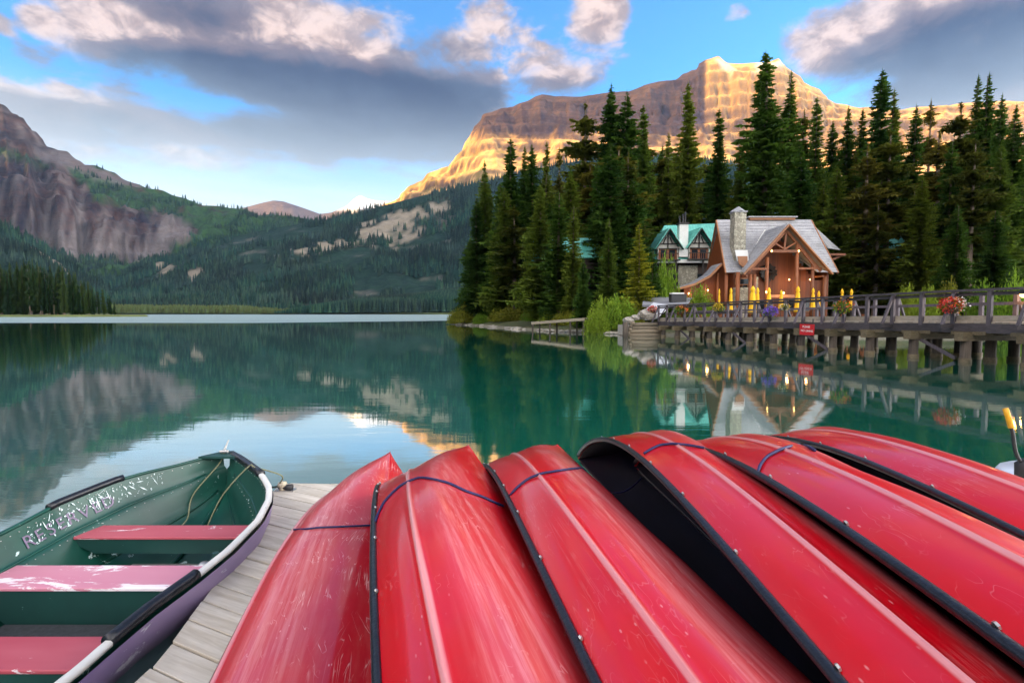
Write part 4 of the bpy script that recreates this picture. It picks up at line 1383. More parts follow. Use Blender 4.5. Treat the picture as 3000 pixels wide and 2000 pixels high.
def lodge():
    c = thing('lodge', 'dark timber lodge with teal metal roof, two balcony dormers and white chimney', 'lodge', (29, 84, 2))
    W = Matrix.Translation((-29, -84, -2))

    class L(MB):
        def build(s, *a, **k_):
            s.V = [W @ Vector(v) for v in s.V]
            return MB.build(s, *a, **k_)
    L().poly([(25.0, 85, 16.4), (44, 85, 17.2), (44, 79.8, 10.4), (21.4, 79.8, 10.4)], .15, Vector((0, -.7, .7))).build('roof', M_TEAL, c)
    L().poly([(44, 85, 17.2), (25.0, 85, 16.4), (21.4, 91, 9.6), (44, 91, 9.6)], .15, Vector((0, .7, .7))).build('roof', M_TEAL, c)
    L().box((33, 85.5, 6.0), (20, 9.5, 8.6)).build('wall', M_DARKBROWN, c)
    L().poly([(23.2, 81, 10.2), (23.2, 90, 10.2), (24.9, 85.3, 15.8)], .2, Vector((-1, 0, 0))).build('gable_wall', M_DARKBROWN, c)
    for xc, za in ((24.0, 14.9), (28.8, 15.0)):
        # dormer: steep gabled front over a recessed balcony
        A = (xc, 78.6, za); B = (xc, 85, za + .2)
        for s in (-1, 1):
            foot = (xc + s * 2.1, 78.6, za - 3.1); fb = (xc + s * 2.1, 82.2, za - 3.0)
            L().poly([A, B, fb, foot] if s > 0 else [B, A, foot, fb], .14).build('dormer_roof', M_TEAL, c)
            L().bar(Vector(A) + Vector((0, -.05, -.1)), Vector(foot) + Vector((0, -.05, -.1)), .1, .35, Vector((0, 1, 0))).build('barge_board', M_DARKWOOD, c)
        L().poly([(xc - 1.7, 79.6, za - 2.9), (xc + 1.7, 79.6, za - 2.9), (xc, 79.6, za - .5)], .1, Vector((0, -1, 0))).build('dormer_wall', M_PLASTER, c)
        for a, b in (((xc - 1.6, 79.5, za - 2.2), (xc + 1.6, 79.5, za - 2.2)), ((xc, 79.5, za - 2.9), (xc, 79.5, za - .6)), ((xc - 1.9, 79.5, za - 2.95), (xc + 1.9, 79.5, za - 2.95)), ((xc - .7, 79.5, za - 2.2), (xc - .3, 79.5, za - 1.2)), ((xc + .7, 79.5, za - 2.2), (xc + .3, 79.5, za - 1.2))):
            L().bar(a, b, .14, .14).build('timber', M_DARKWOOD, c)
        d = L().box((xc, 79.72, za - 3.9), (2.9, .1, 1.9)).build('balcony_door', M_LOG, c)
        L().box((xc - .6, 79.64, za - 3.9), (.9, .04, 1.5)).build('pane', M_GLASS, d)
        L().box((xc + .7, 79.64, za - 3.9), (.9, .04, 1.5)).build('pane', M_GLASS, d)
        for s in (-1, 1):
            L().box((xc + s * 1.5, 80.3, za - 3.9), (.14, 1.8, 2.0)).build('balcony_wall', M_PLASTER, c)
        rl = L().bar((xc - 1.6, 79.2, za - 3.7), (xc + 1.6, 79.2, za - 3.7), .08, .1).build('balcony_rail', M_DARKWOOD, c)
        for i in range(11):
            L().bar((xc - 1.5 + i * .3, 79.2, za - 4.6), (xc - 1.5 + i * .3, 79.2, za - 3.75), .05, .05).build('baluster', M_LOG, rl)
        L().box((xc, 79.8, za - 4.7), (3.6, 1.6, .16)).build('balcony_floor', M_DARKWOOD, c)
    L().box((26.4, 80.0, 13.2), (1.35, 1.2, 5.0)).build('chimney', M_WHITE, c)
    L().box((26.4, 80.0, 15.8), (1.6, 1.45, .28)).build('chimney_cap', M_DARKWOOD, c)
    for i, x in enumerate((25.9, 26.4, 26.75)):
        L().lathe([(.14, 0), (.14, .9 + .3 * i), (.22, .9 + .3 * i), (.05, 1.15 + .3 * i)], (x, 80, 15.9), 8).build('flue', M_BLACK, c)
    # white board band and lower balcony
    for z, x0, x1, y in ((10.05, 21.6, 31.0, 79.6), (5.0, 22.8, 31.0, 79.2)):
        L().box(((x0 + x1) / 2, y, z), (x1 - x0, .2, .5 if z > 8 else .9)).build('white_board', M_WHITE, c)
    L().box((27, 80.0, 4.6), (9, 1.8, .2)).build('lower_balcony', M_DARKWOOD, c)
    L().box((27.5, 80.7, 7.7), (3.0, .3, 3.6)).build('stone_panel', M_STONE, c)
    for x in (22.9, 25.6, 29.6):
        wn = L().box((x, 80.68, 7.4), (1.5, .1, 1.7)).build('window', M_DARKWOOD, c)
        L().box((x, 80.60, 7.4), (1.25, .04, 1.45)).build('pane', M_GLASS, wn)
    for x in (22.2, 25.2, 29.4):
        L().bar((x, 79.3, 2.0), (x, 79.3, 10.2), .22, .22).build('post', M_DARKWOOD, c)
lodge()


def hut(label, x, y, w, d, ze, zr, z0=1.8):
    c = thing('lodge_house', label, 'house', (x, y, z0))
    hw, hd = w / 2, d / 2
    ze -= z0; zr -= z0
    MB().box((0, 0, ze / 2), (w - .8, d - .8, ze)).build('wall', M_DARKBROWN, c)
    MB().poly([(-hw, 0, zr), (hw, 0, zr), (hw, -hd, ze - .2), (-hw, -hd, ze - .2)], .15, Vector((0, -.7, .7))).build('roof', M_TEAL, c)
    MB().poly([(hw, 0, zr), (-hw, 0, zr), (-hw, hd, ze - .2), (hw, hd, ze - .2)], .15, Vector((0, .7, .7))).build('roof', M_TEAL, c)
    for s in (-1, 1):
        MB().poly([(s * (hw - .5), -hd + .4, ze - .3), (s * (hw - .5), hd - .4, ze - .3), (s * (hw - .5), 0, zr - .3)], .2, Vector((s, 0, 0))).build('gable_wall', M_DARKBROWN, c)
    for i in range(int(w // 3)):
        wn = MB().box((-hw + 1.8 + i * 3, -hd + .34, ze * .45), (1.3, .1, 1.3)).build('window', M_DARKWOOD, c)
        MB().box((-hw + 1.8 + i * 3, -hd + .27, ze * .45), (1.1, .04, 1.1)).build('pane', M_GLASS, wn)
hut('teal roofed house glimpsed between the trunks left of the larch', 8.2, 68, 11, 5, 9.3, 11.9)
hut('teal roofed house glimpsed deep in the wood right of the cabin', 53.5, 76, 7, 6, 9.5, 14.2)

# ------------------------------------------------------------------ terrace: parasols, planters, bushes
M_YELLOW = plain('yellow_canvas', (.90, .50, .012), .8, var=.10)
UMB = [(865, 893, 54, .55, 'leftmost closed yellow parasol, in front of the annex corner'), (980, 882, 53, .8, 'closed yellow parasol before the cabin corner post, second from the left'),
       (1195, 866, 50, 1.3, 'broadest closed yellow parasol, before the stone pier'), (1243, 880, 53, .9, 'closed yellow parasol half hidden behind the broadest one'),
       (1355, 880, 51, 1.0, 'closed yellow parasol in front of the left cabin door'), (1475, 905, 55, .9, 'short closed yellow parasol in front of the right cabin door'),
       (1640, 868, 50, 1.05, 'tall closed yellow parasol before the thick log post'), (1790, 884, 53, .8, 'closed yellow parasol before the right log post'),
       (1845, 914, 56, .75, 'smallest closed yellow parasol at the right end of the cabin'), (2075, 893, 54, .85, 'left one of the two closed yellow parasols standing apart right of the cabin'),
       (2167, 895, 54, .85, 'right one of the two closed yellow parasols standing apart right of the cabin')]
for zx, zy, Y, w, lb in UMB:
    p = at(1850 + zx * .2976, 580 + zy * .2976, Y)
    z0 = LZ(p.x, Y)
    H = p.z - z0
    c = thing('parasol', lb, 'parasol', (p.x, Y, z0), 0, 'closed yellow parasols on the terrace')
    MB().tube([(0, 0, 0), (0, 0, H - .1)], .03, 8).build('pole', M_BLACK, c)
    MB().box((0, 0, .06), (.5, .5, .12)).build('base', M_BLACK, c)
    r_ = .225 * w / .9
    prof = [(r_ * 1.0, 1.0), (r_ * 1.05, 1.15), (r_ * .8, 1.7), (r_ * .62, H - .75), (r_ * .40, H - .52), (r_ * .62, H - .45), (r_ * .5, H - .22), (r_ * .12, H)]
    mb = MB().lathe(prof, (0, 0, 0), 16)
    mb.V = [Vector((v.x * (1 + .16 * (i % 2)), v.y * (1 + .16 * (i % 2)), v.z)) for i, v in enumerate(mb.V)]
    mb.build('canopy', M_YELLOW, c, True)
    MB().tube([(r_ * .62 * math.cos(a / 10 * 6.283), r_ * .62 * math.sin(a / 10 * 6.283), H - .72) for a in range(11)], .02, 4).build('strap', M_YELLOW, c)


def bush_mesh(name, seed, n, leaf, mat, squash=.8, upright=0.0):
    r = random.Random(seed); V = []; Fc = []
    for i in range(n):
        a = r.random() * 6.283; b = r.random() ** .5; rr = (.55 + .45 * r.random()) * (1 + .22 * math.sin(a * 3 + seed) + .12 * math.sin(a * 7 + 2 * seed))
        hz = r.random()
        R2 = math.sqrt(max(0, 1 - hz * hz)) * rr
        p = Vector((math.cos(a) * R2, math.sin(a) * R2, hz * squash * rr * 1.1 + .02))
        d = Vector((r.gauss(0, 1), r.gauss(0, 1), r.gauss(.3 + upright * 2, .8))).normalized()
        s_ = d.cross(Vector((r.gauss(0, 1), r.gauss(0, 1), r.gauss(0, 1)))).normalized()
        l = leaf * (.6 + .9 * r.random())
        k_ = len(V)
        V += [p - d * l, p + s_ * l * .45, p + d * l * 1.1, p - s_ * l * .45]
        Fc.append((k_, k_ + 1, k_ + 2, k_ + 3))
    return mesh(name, V, Fc, mat)


BUSH = {k_: [bush_mesh('foliage', 10 * j + i, n_, lf, mt_, .85, up) for i in range(3)] for j, (k_, mt_, n_, lf, up) in enumerate((('lime', M_LIME, 4600, .050, .25), ('olive', M_OLIVE, 4200, .052, .15)))}
STEM = MB()
for i in range(6):
    STEM.tube([(0, 0, 0), (.3 * math.cos(i), .3 * math.sin(i), .5)], [.03, .01], 4)
STEM_ME = mesh('stems', STEM.V, STEM.F, M_BARK)


def bush(dx, dy_top, Y, wpx, kind, label, z=None, group=None, name='bush'):
    p = atd(dx, dy_top, Y)
    z0 = (LZ(p.x, Y) - .1) if z is None else z
    H = max(.4, p.z - z0); w = wpx * DS / F * Y / 2
    e = thing(name, label, 'bush', (p.x, Y, z0), R.random() * 6.28, group)
    o = link(bpy.data.objects.new('foliage', BUSH[kind][R.randrange(3)]), e); o.scale = (w, w, H)
    o = link(bpy.data.objects.new('stems', STEM_ME), e); o.scale = (w, w, H)
    return e


for a in [(1072, 698, 90, 78, 'olive', 'rounded olive willow bush at the very tip of the point'), (1045, 712, 93, 34, 'olive', 'low yellowish bush where the shore meets the open lake'),
          (1150, 712, 81, 50, 'olive', 'small olive bush between the tip bush and the wider one'), (1178, 706, 80, 90, 'olive', 'wide yellowish willow bush on the shore of the point'),
          (1232, 712, 72, 60, 'lime', 'green bush left of the landing stage'), (1262, 706, 64, 60, 'lime', 'bright green bush behind the left end of the landing stage'),
          (1300, 716, 60, 60, 'olive', 'low bush behind the middle of the landing stage'), (1335, 712, 58, 60, 'lime', 'low green bush at the right end of the landing stage'),
          (1385, 688, 53, 74, 'lime', 'tall bright green willow bush right of the landing stage'), (1422, 684, 52, 78, 'lime', 'biggest bright green bush on the shore below the larch'),
          (1452, 690, 54, 60, 'olive', 'yellow green bush at the foot of the larch'), (1370, 716, 51, 60, 'lime', 'spreading green bush low on the stony bank'),
          (1608, 662, 53, 60, 'lime', 'round bright green bush on the terrace by the annex door'), (1528, 600, 58, 56, 'lime', 'leafy bush under the annex roof end'),
          (2085, 660, 50, 40, 'lime', 'green bush showing through the bridge rail right of the parasols'), (2130, 668, 46, 50, 'lime', 'low bush behind the middle of the bridge'),
          (2180, 650, 46, 50, 'olive', 'bush behind the flower basket on the bridge'), (2260, 655, 42, 60, 'lime', 'green bush behind the bridge near the lamp'), (2330, 640, 40, 60, 'lime', 'bush behind the bridge at the picture edge'),
          (1105, 722, 84, 40, 'lime', 'low green bush right of the tip bush')]:
    bush(*a)

# terrace furniture seen through the rail
tb = None; chp = None
for i, (dx, Y) in enumerate(((1632, 50), (1690, 48), (1745, 47), (1800, 47), (1850, 46.5), (1905, 46), (1960, 47))):
    p = atd(dx, 700, Y); z0 = LZ(p.x, Y)
    t_ = thing('terrace_table', 'small round terrace table, number %s from the left among those behind the bridge rail' % ('one', 'two', 'three', 'four', 'five', 'six', 'seven')[i], 'table', (p.x, Y, z0), 0, 'tables on the terrace')
    t_['label'] = ('leftmost', 'second', 'third', 'middle', 'fifth', 'sixth', 'rightmost')[i] + ' small round terrace table behind the bridge rail, from the left'
    MB().lathe([(.42, .71), (.44, .73), (.44, .75), (.42, .76)], (0, 0, 0), 16).build('table_top', M_WHITE if i % 2 else M_LOG, t_)
    MB().tube([(0, 0, 0), (0, 0, .71)], .04, 8).build('leg', M_BLACK, t_)
    for s in (-1, 1):
        e = thing('chair', 'terrace chair on the %s side of the %s table behind the bridge rail' % ('left' if s < 0 else 'right', ('leftmost', 'second', 'third', 'middle', 'fifth', 'sixth', 'rightmost')[i]), 'chair', (p.x + s * .75, Y, z0), 0, 'terrace chairs')
        MB().box((0, 0, .45), (.44, .44, .05)).build('seat', M_LOG, e)
        MB().box((s * .21, 0, .72), (.05, .44, .5)).build('backrest', M_LOG, e)
        for a_, b_ in ((-1, -1), (1, -1), (1, 1), (-1, 1)):
            MB().bar((a_ * .19, b_ * .19, 0), (a_ * .19, b_ * .19, .43), .04, .04).build('leg', M_LOG, e)

# landing stage on its posts
def stage():
    c = thing('landing_stage', 'small weathered plank landing stage on posts beside the shore bushes', 'pier', (0, 0, 0))
    A = at(1556, 944, 54.0); B = at(1712, 932, 50.5)
    d = (B - A); L_ = d.length; d.normalize(); s_ = Vector((-d.y, d.x, 0)).normalized()
    if s_.y < 0: s_ = -s_
    n = 26
    pl = MB().box((0, 0, 0), (L_ / n * .93, 1.7, .07)); me = mesh('plank', pl.V, pl.F, M_PLANK_FAR)
    for i in range(n):
        o = link(bpy.data.objects.new('plank', me), c)
        p = A + d * (L_ * (i + .5) / n) + s_ * .85
        o.location = p; o.rotation_euler = (0, 0, math.atan2(d.y, d.x))
    for s in (.06, 1.62):
        MB().bar(A + s_ * s - Vector((0, 0, .13)), B + s_ * s - Vector((0, 0, .13)), .1, .2).build('beam', M_PLANK_FAR, c)
    for f in (.02, .36, .74, .98):
        for s in (.1, 1.55):
            p = A + d * (L_ * f) + s_ * s
            MB().tube([(p.x, p.y, -.6), (p.x, p.y, p.z - .2)], .09, 8).build('post', M_DARKPILE, c)
M_PLANK_FAR = wood('grey_planks', (.26, .22, .15), (.38, .33, .24), 1, .8, 2)
M_DARKPILE = wood('pile_wood', (.045, .035, .025), (.09, .07, .05), 2, .8, 2)
stage()

# rocks along the waterline
def rock_mesh(seed):
    bm = bmesh.new(); bmesh.ops.create_icosphere(bm, subdivisions=2, radius=1)
    for v in bm.verts:
        n_ = mnoise.noise(v.co * 1.3 + Vector((seed * 7.1, 0, 0)))
        v.co *= 1 + .45 * n_
        v.co.z *= .62
    me = bpy.data.meshes.new('rock'); bm.to_mesh(me); bm.free(); me.materials.append(M_ROCK)
    return me
ROCKS = [rock_mesh(i) for i in range(5)]
rr = random.Random(11)
sp = [Vector((x, y, 0)) for x, y in SHORE[:9]]
for i in range(64):
    f = rr.random() ** .7 * (len(sp) - 1.001); k_ = int(f)
    p = sp[k_].lerp(sp[k_ + 1], f - k_) + Vector((rr.uniform(-.3, .7), rr.uniform(-.5, .7), 0))
    s = rr.uniform(.14, .42) * (1.0 if k_ > 3 else 1.3)
    o = bpy.data.objects.new('rock', ROCKS[rr.randrange(5)]); link(o)
    o.location = (p.x, p.y, .02 + s * .15); o.scale = (s * 1.4, s, s * .8); o.rotation_euler = (0, 0, rr.random() * 6)
    tag(o, 'pale stone at the waterline ' + ('by the bushes at the tip of the point' if k_ < 2 else 'of the bank left of the landing stage' if k_ < 4 else 'under the landing stage' if k_ < 6 else 'between the landing stage and the log crib'), 'rock',
        'stones ' + ('by the tip of the point' if k_ < 2 else 'left of the landing stage' if k_ < 4 else 'under the landing stage' if k_ < 6 else 'beside the log crib'))
for zx, zy, s, lb in ((1900, 921, .75, 'big pale boulder at the foot of the concrete ramp'), (1843, 938, .45, 'pale boulder on the left end of the log crib'), (1862, 930, .38, 'smaller boulder beside the one on the crib end')):
    p = at(zx, zy, 46.0)
    o = bpy.data.objects.new('boulder', ROCKS[0]); link(o); o.location = p; o.scale = (s * 1.2, s, s * 1.1)
    tag(o, lb, 'boulder')

# log crib, ramp and path at the near end of the bridge
def crib():
    c = thing('log_crib', 'weathered log crib retaining wall at the shore end of the bridge', 'retaining wall', (10.8, 45, 0))
    rr = random.Random(5)
    z = -.1
    for i in range(4):
        r_ = .15 + rr.random() * .05
        x0 = -.95 + i * .12 + rr.random() * .2; x1 = 1.9 + rr.random() * .4
        MB().tube([(x0, -.2 + i * .05, z + r_), (x1 * .5, -.25 + i * .05, z + r_ + .02), (x1, -.2 + i * .05, z + r_)], [r_, r_ * 1.05, r_], 10).build('log', M_PILE_LIGHT, c, True)
        MB().tube([(x0 + .2, -.45 + i * .05, z + r_ * 1.9), (x0 + .2, 3, z + r_ * 1.9)], r_ * .8, 8).build('cross_log', M_PILE_LIGHT, c, True)
        z += r_ * 1.75
    MB().tube([(-.95, -.55, -.8), (-.95, -.55, 1.25)], .24, 10).build('corner_post', M_DARKPILE, c, True)
    MB().box((.6, 1.7, .5), (2.8, 3.4, .9)).build('fill', M_ROCK, c)
M_PILE_LIGHT = wood('grey_log', (.15, .12, .08), (.27, .22, .15), 0, .8, 2)
crib()
M_CONC = plain('pale_concrete', (.48, .50, .53), .8, var=.12, scale=1)
mb = MB().poly([at(1868, 925, 46.5), at(1893, 930, 45.6), at(1925, 925, 45.4), at(1960, 893, 49), at(1915, 886, 50.5)], .25)
tag(mb.build('concrete_ramp', M_CONC), 'pale concrete ramp rising from the log crib beside the bridge end', 'ramp')
mb = MB().poly([at(1882, 893, 51), at(2010, 890, 49.5), at(2030, 872, 56), at(1885, 868, 58)], .2)
tag(mb.build('path', plain('grey_asphalt', (.20, .205, .22), .9, var=.1, scale=2)), kind='structure')
mb = MB()
c = thing('cart', 'dark box cart with a white lid parked at the terrace edge by the annex', 'cart', (0, 0, 0))
p = at(1985, 888, 52)
MB().box((p.x, 52, p.z + .35), (1.5, .9, 1.1)).build('body', M_BLACK, c)
MB().box((p.x - .1, 52, p.z + .98), (1.2, .95, .12)).build('lid', M_WHITE, c)
for s in (-1, 1):
    w_ = MB().lathe([(.05, -.05), (.25, -.05), (.25, .05), (.05, .05)], (0, 0, 0), 14); o = w_.build('wheel', M_BLACK, c)
    o.rotation_euler = (math.pi / 2, 0, 0); o.location = (p.x + s * .5, 51.5, p.z - .1)

# ------------------------------------------------------------------ bridge
M_RAIL = wood('rail_timber', (.030, .026, .028), (.065, .054, .058), 1, .7, 2)
M_RAILP = wood('rail_post', (.065, .055, .065), (.12, .10, .11), 2, .7, 2)
M_CURB = wood('curb_timber', (.25, .21, .155), (.36, .31, .24), 1, .75, 2)
M_CAP = wood('cap_timber', (.085, .065, .032), (.155, .12, .065), 0, .75, 2)


def bridge():
    c = thing('footbridge', 'long dark timber footbridge on log piles leading to the terrace', 'bridge', (0, 0, 0))
    A = Vector((12.9, 45.3, 0)); D_ = Vector((6, -24, 0)); Ln = D_.length; d = D_.normalized()
    out = Vector((-d.y * -1, d.x * -1, 0)); out = Vector((d.y, -d.x, 0))
    if out.x > 0: out = -out              # towards the open lake
    T1 = 34.0
    def zd(t): return 1.36 + .30 * min(1, t / 25)
    def Pt(t, o=0.0, z=0.0): return A + d * t - out * o + Vector((0, 0, zd(t) + z))
    Wd = 3.6
    # deck boards
    n = int(T1 / .25)
    pm = MB().box((0, 0, 0), (Wd, .235, .07)); me = mesh('plank', pm.V, pm.F, M_CURB)
    ang = math.atan2(d.y, d.x) - math.pi / 2
    for i in range(n):
        o = link(bpy.data.objects.new('plank', me), c)
        o.location = Pt((i + .5) * .25, Wd / 2, -.035); o.rotation_euler = (0, 0, ang)
    for o_ in (.06, 1.2, 2.4, Wd - .06):
        for k_ in range(10):
            t0, t1 = k_ * 3.4, k_ * 3.4 + 3.4
            MB().bar(Pt(t0, o_, -.26), Pt(t1, o_, -.26), .24, .38).build('stringer', M_RAIL, c)
    for side, o_ in ((0, 0.0), (1, Wd)):
        sgn = 1 if side == 0 else -1
        for k_ in range(10):
            t0, t1 = k_ * 3.4, k_ * 3.4 + 3.38
            MB().bar(Pt(t0, o_ + sgn * .20, .14), Pt(t1, o_ + sgn * .20, .14), .24, .24).build('curb', M_CURB, c)
            MB().bar(Pt(t0, o_, 1.30), Pt(t1 + .02, o_, 1.30), .20, .10).build('top_rail', M_RAIL, c)
            MB().bar(Pt(t0, o_ + sgn * .07, .80 if side else 1.14), Pt(t1, o_ + sgn * .07, .80 if side else 1.14), .05, .14).build('side_rail', M_RAIL if side == 0 else M_RAILP, c)
            if t0 < 10: MB().bar(Pt(t0, o_ + sgn * .07, .62), Pt(t1, o_ + sgn * .07, .62), .05, .09).build('mid_rail', M_RAIL, c)
        for k_ in range(int(T1 / 1.34) + 1):
            t = k_ * 1.34 + .1
            MB().bar(Pt(t, o_, -.15), Pt(t, o_, 1.25), .13, .15, d).build('post', M_RAILP, c)
            if k_ % 2 == 0:
                MB().bar(Pt(t, o_ - sgn * .62, -.12), Pt(t, o_ - sgn * .05, 1.16), .09, .11, d).build('brace', M_RAILP, c)
                MB().bar(Pt(t, o_ - sgn * .75, -.20), Pt(t, o_ + sgn * .8, -.20), .14, .16).build('outrigger', M_RAIL, c)
    # a first bay with crossed braces at the shore end
    for t0, t1 in ((.1, 1.44), (1.44, 2.78)):
        MB().bar(Pt(t0, -.02, .1), Pt(t1, -.02, 1.2), .06, .07).build('cross_brace', M_RAIL, c)
    # pile bents
    k_ = 0; t = 1.2
    while t < T1:
        z = zd(t) - .45
        MB().bar(Pt(t, -.55, -.62), Pt(t, Wd + .5, -.62), .34, .34).build('cap_beam', M_CAP, c)
        for o_ in (.05, 1.2, 2.4, Wd - .05):
            MB().bar(Pt(t - .65, o_, -.47) + Vector((0, 0, .0)), Pt(t + .65, o_, -.47), .26, .14).build('corbel', M_CAP, c)
        for o_ in (-.15, 1.25, 2.6, Wd + .1):
            p = Pt(t, o_, 0)
            pl = MB().tube([(p.x, p.y, -1.5), (p.x, p.y, zd(t) - .78)], .19, 10).build('pile', M_DARKPILE, c, True)
            MB().tube([(p.x, p.y, -.3), (p.x, p.y, .16)], .225, 10).build('sleeve', M_CAP, pl, True)
        if k_ % 3 == 1:
            MB().bar(Pt(t, .1, -.75), Pt(t + 1.6, .1, -1.55), .08, .14).build('sway_brace', M_RAILP, c)
        t += 2.15; k_ += 1
    return A, d, out, Pt
BA, BD, BO, BPt = bridge()


def near_bridge(px, py):
    """point on the outer rail plane of the bridge seen at photo pixel"""
    dr = pray(px, py)
    n_ = Vector((BO.x, BO.y, 0))
    t = (Vector((BA.x, BA.y, EYE)) - Vector((0, 0, EYE))).dot(n_) / dr.dot(n_)
    return Vector((0, 0, EYE)) + dr * t + n_ * .12


# red sign
def font_mesh(cu):
    t = bpy.data.objects.new('tmp', cu)
    me = bpy.data.meshes.new_from_object(t)
    bpy.data.objects.remove(t)
    return me


def text_obj(name, s, size, mat, parent, loc, rot, align='CENTER', extr=.004):
    cu = bpy.data.curves.new(name, 'FONT'); cu.body = s; cu.size = size; cu.align_x = align; cu.align_y = 'CENTER'; cu.extrude = extr
    cu.materials.append(mat)
    o = bpy.data.objects.new(name, font_mesh(cu)); link(o, parent); o.location = loc; o.rotation_euler = rot
    return o
M_SIGNRED = plain('sign_red', (.52, .012, .016), .45, var=.08)
p = near_bridge(2402, 965) + BO * .75
yaw = math.atan2(BD.y, BD.x)
sg = thing('sign', 'red rectangular notice with white lettering hung under the bridge edge', 'sign', p, yaw)
MB().box((0, 0, 0), (.98, .04, .60)).build('board', M_SIGNRED, sg)
rs_ = (math.pi / 2, 0, 0)
text_obj('lettering', 'PLEASE', .17, M_WHITE, sg, (-.02, -.03, .15), rs_)
text_obj('lettering', 'NO', .17, M_WHITE, sg, (-.26, -.03, -.06), rs_)
text_obj('lettering', 'DIVING', .15, M_WHITE, sg, (.20, -.03, -.08), rs_)
for s in (-.38, .38):
    MB().bar((s, .02, .28), (s, .02, .60), .04, .04).build('bracket', M_BLACK, sg)

# flower baskets on the rail
def blooms(seed, n, cols):
    pass
FL = {}
def petal_mat(nm, col): return plain('petals_' + nm, col, .6, var=.2)
PM = {'red': petal_mat('red', (.60, .04, .03)), 'orange': petal_mat('orange', (.70, .16, .03)), 'white': petal_mat('white', (.8, .75, .7)), 'purple': petal_mat('purple', (.20, .10, .55)), 'yellow': petal_mat('yellow', (.75, .50, .04)), 'pink': petal_mat('pink', (.75, .28, .22))}
def basket(px, py, wpx, cols, label, drop=0):
    p = near_bridge(px, py) + BO * .18
    w = wpx / F * p.y / 2
    e = thing('flower_basket', label, 'flower basket', p, 0, None)
    r = random.Random(int(px))
    MB().lathe([(.05, -w * .75), (w * .42, -w * .5), (w * .55, 0), (.1, .02)], (0, 0, 0), 12).build('pot', M_DARKPILE, e, True)
    MB().bar((0, .05, 0), (0, -.0, .2), .03, .03).build('hook', M_BLACK, e)
    for cn, share in cols:
        V = []; Fc = []
        for i in range(int(260 * share)):
            u = Vector((r.gauss(0, 1), r.gauss(0, 1), r.gauss(.25, 1))).normalized() * w * (.6 + .45 * r.random())
            u.z *= .75
            if cn != 'leaf': u *= 1.07; u += Vector((w * .25 * math.sin(len(cn) * 1.7 + px), 0, w * .1))
            dn = Vector((r.gauss(0, 1), r.gauss(0, 1), r.gauss(0, 1))).normalized(); sd = dn.cross(Vector((0, .3, 1))).normalized(); l = w * .13
            k_ = len(V); V += [u - dn * l, u + sd * l * .7, u + dn * l, u - sd * l * .7]; Fc.append((k_, k_ + 1, k_ + 2, k_ + 3))
        link(bpy.data.objects.new('leaves' if cn == 'leaf' else 'blossoms', mesh('leaves' if cn == 'leaf' else 'blossoms', V, Fc, M_LIME if cn == 'leaf' else PM[cn])), e)
basket(2808, 897, 60, [('leaf', 1.0), ('red', 1.1), ('orange', .5), ('white', .4)], 'big basket of red, orange and white flowers on the bridge rail near the lamp')
basket(2267, 915, 40, [('leaf', .5), ('purple', 1.8)], 'basket of purple flowers hanging on the bridge rail below the cabin gable')
basket(2118, 902, 34, [('leaf', 1.0), ('yellow', .9)], 'basket of yellow flowers on the bridge rail below the cabin corner')
basket(2480, 900, 50, [('leaf', 1.2), ('orange', .6)], 'basket of green leaves and orange flowers on the bridge right of the cabin')
basket(1922, 908, 30, [('leaf', .5), ('red', .8), ('pink', .9)], 'basket of red and pink flowers at the shore end of the bridge')
basket(2002, 908, 34, [('leaf', 1.1), ('orange', .7)], 'basket of leaves and orange flowers near the shore end of the bridge')
basket(2310, 900, 26, [('leaf', .8), ('yellow', .3), ('white', .3)], 'small green basket with a few white flowers right of the purple one')

# lit lantern on the far rail
p = BPt(24.6, 3.4, 1.18)
e = thing('lantern', 'glowing orange lantern on the far rail at the right end of the bridge', 'lantern', p)
MB().lathe([(.04, -.14), (.12, -.08), (.13, .08), (.05, .14)], (0, 0, 0), 12).build('glow_glass', plain('lantern_glass', (.9, .5, .2), .4, emit=(1.0, .42, .08), estr=9.0), e, True)
MB().lathe([(.16, .14), (.02, .24)], (0, 0, 0), 12).build('cap', M_BLACK, e)
ld = bpy.data.lights.new('lantern_light', 'POINT'); ld.energy = 30; ld.color = (1, .45, .12); ld.shadow_soft_size = .13
lo = bpy.data.objects.new('lantern_light', ld); link(lo, e); lo.location = (0, -.2, 0)

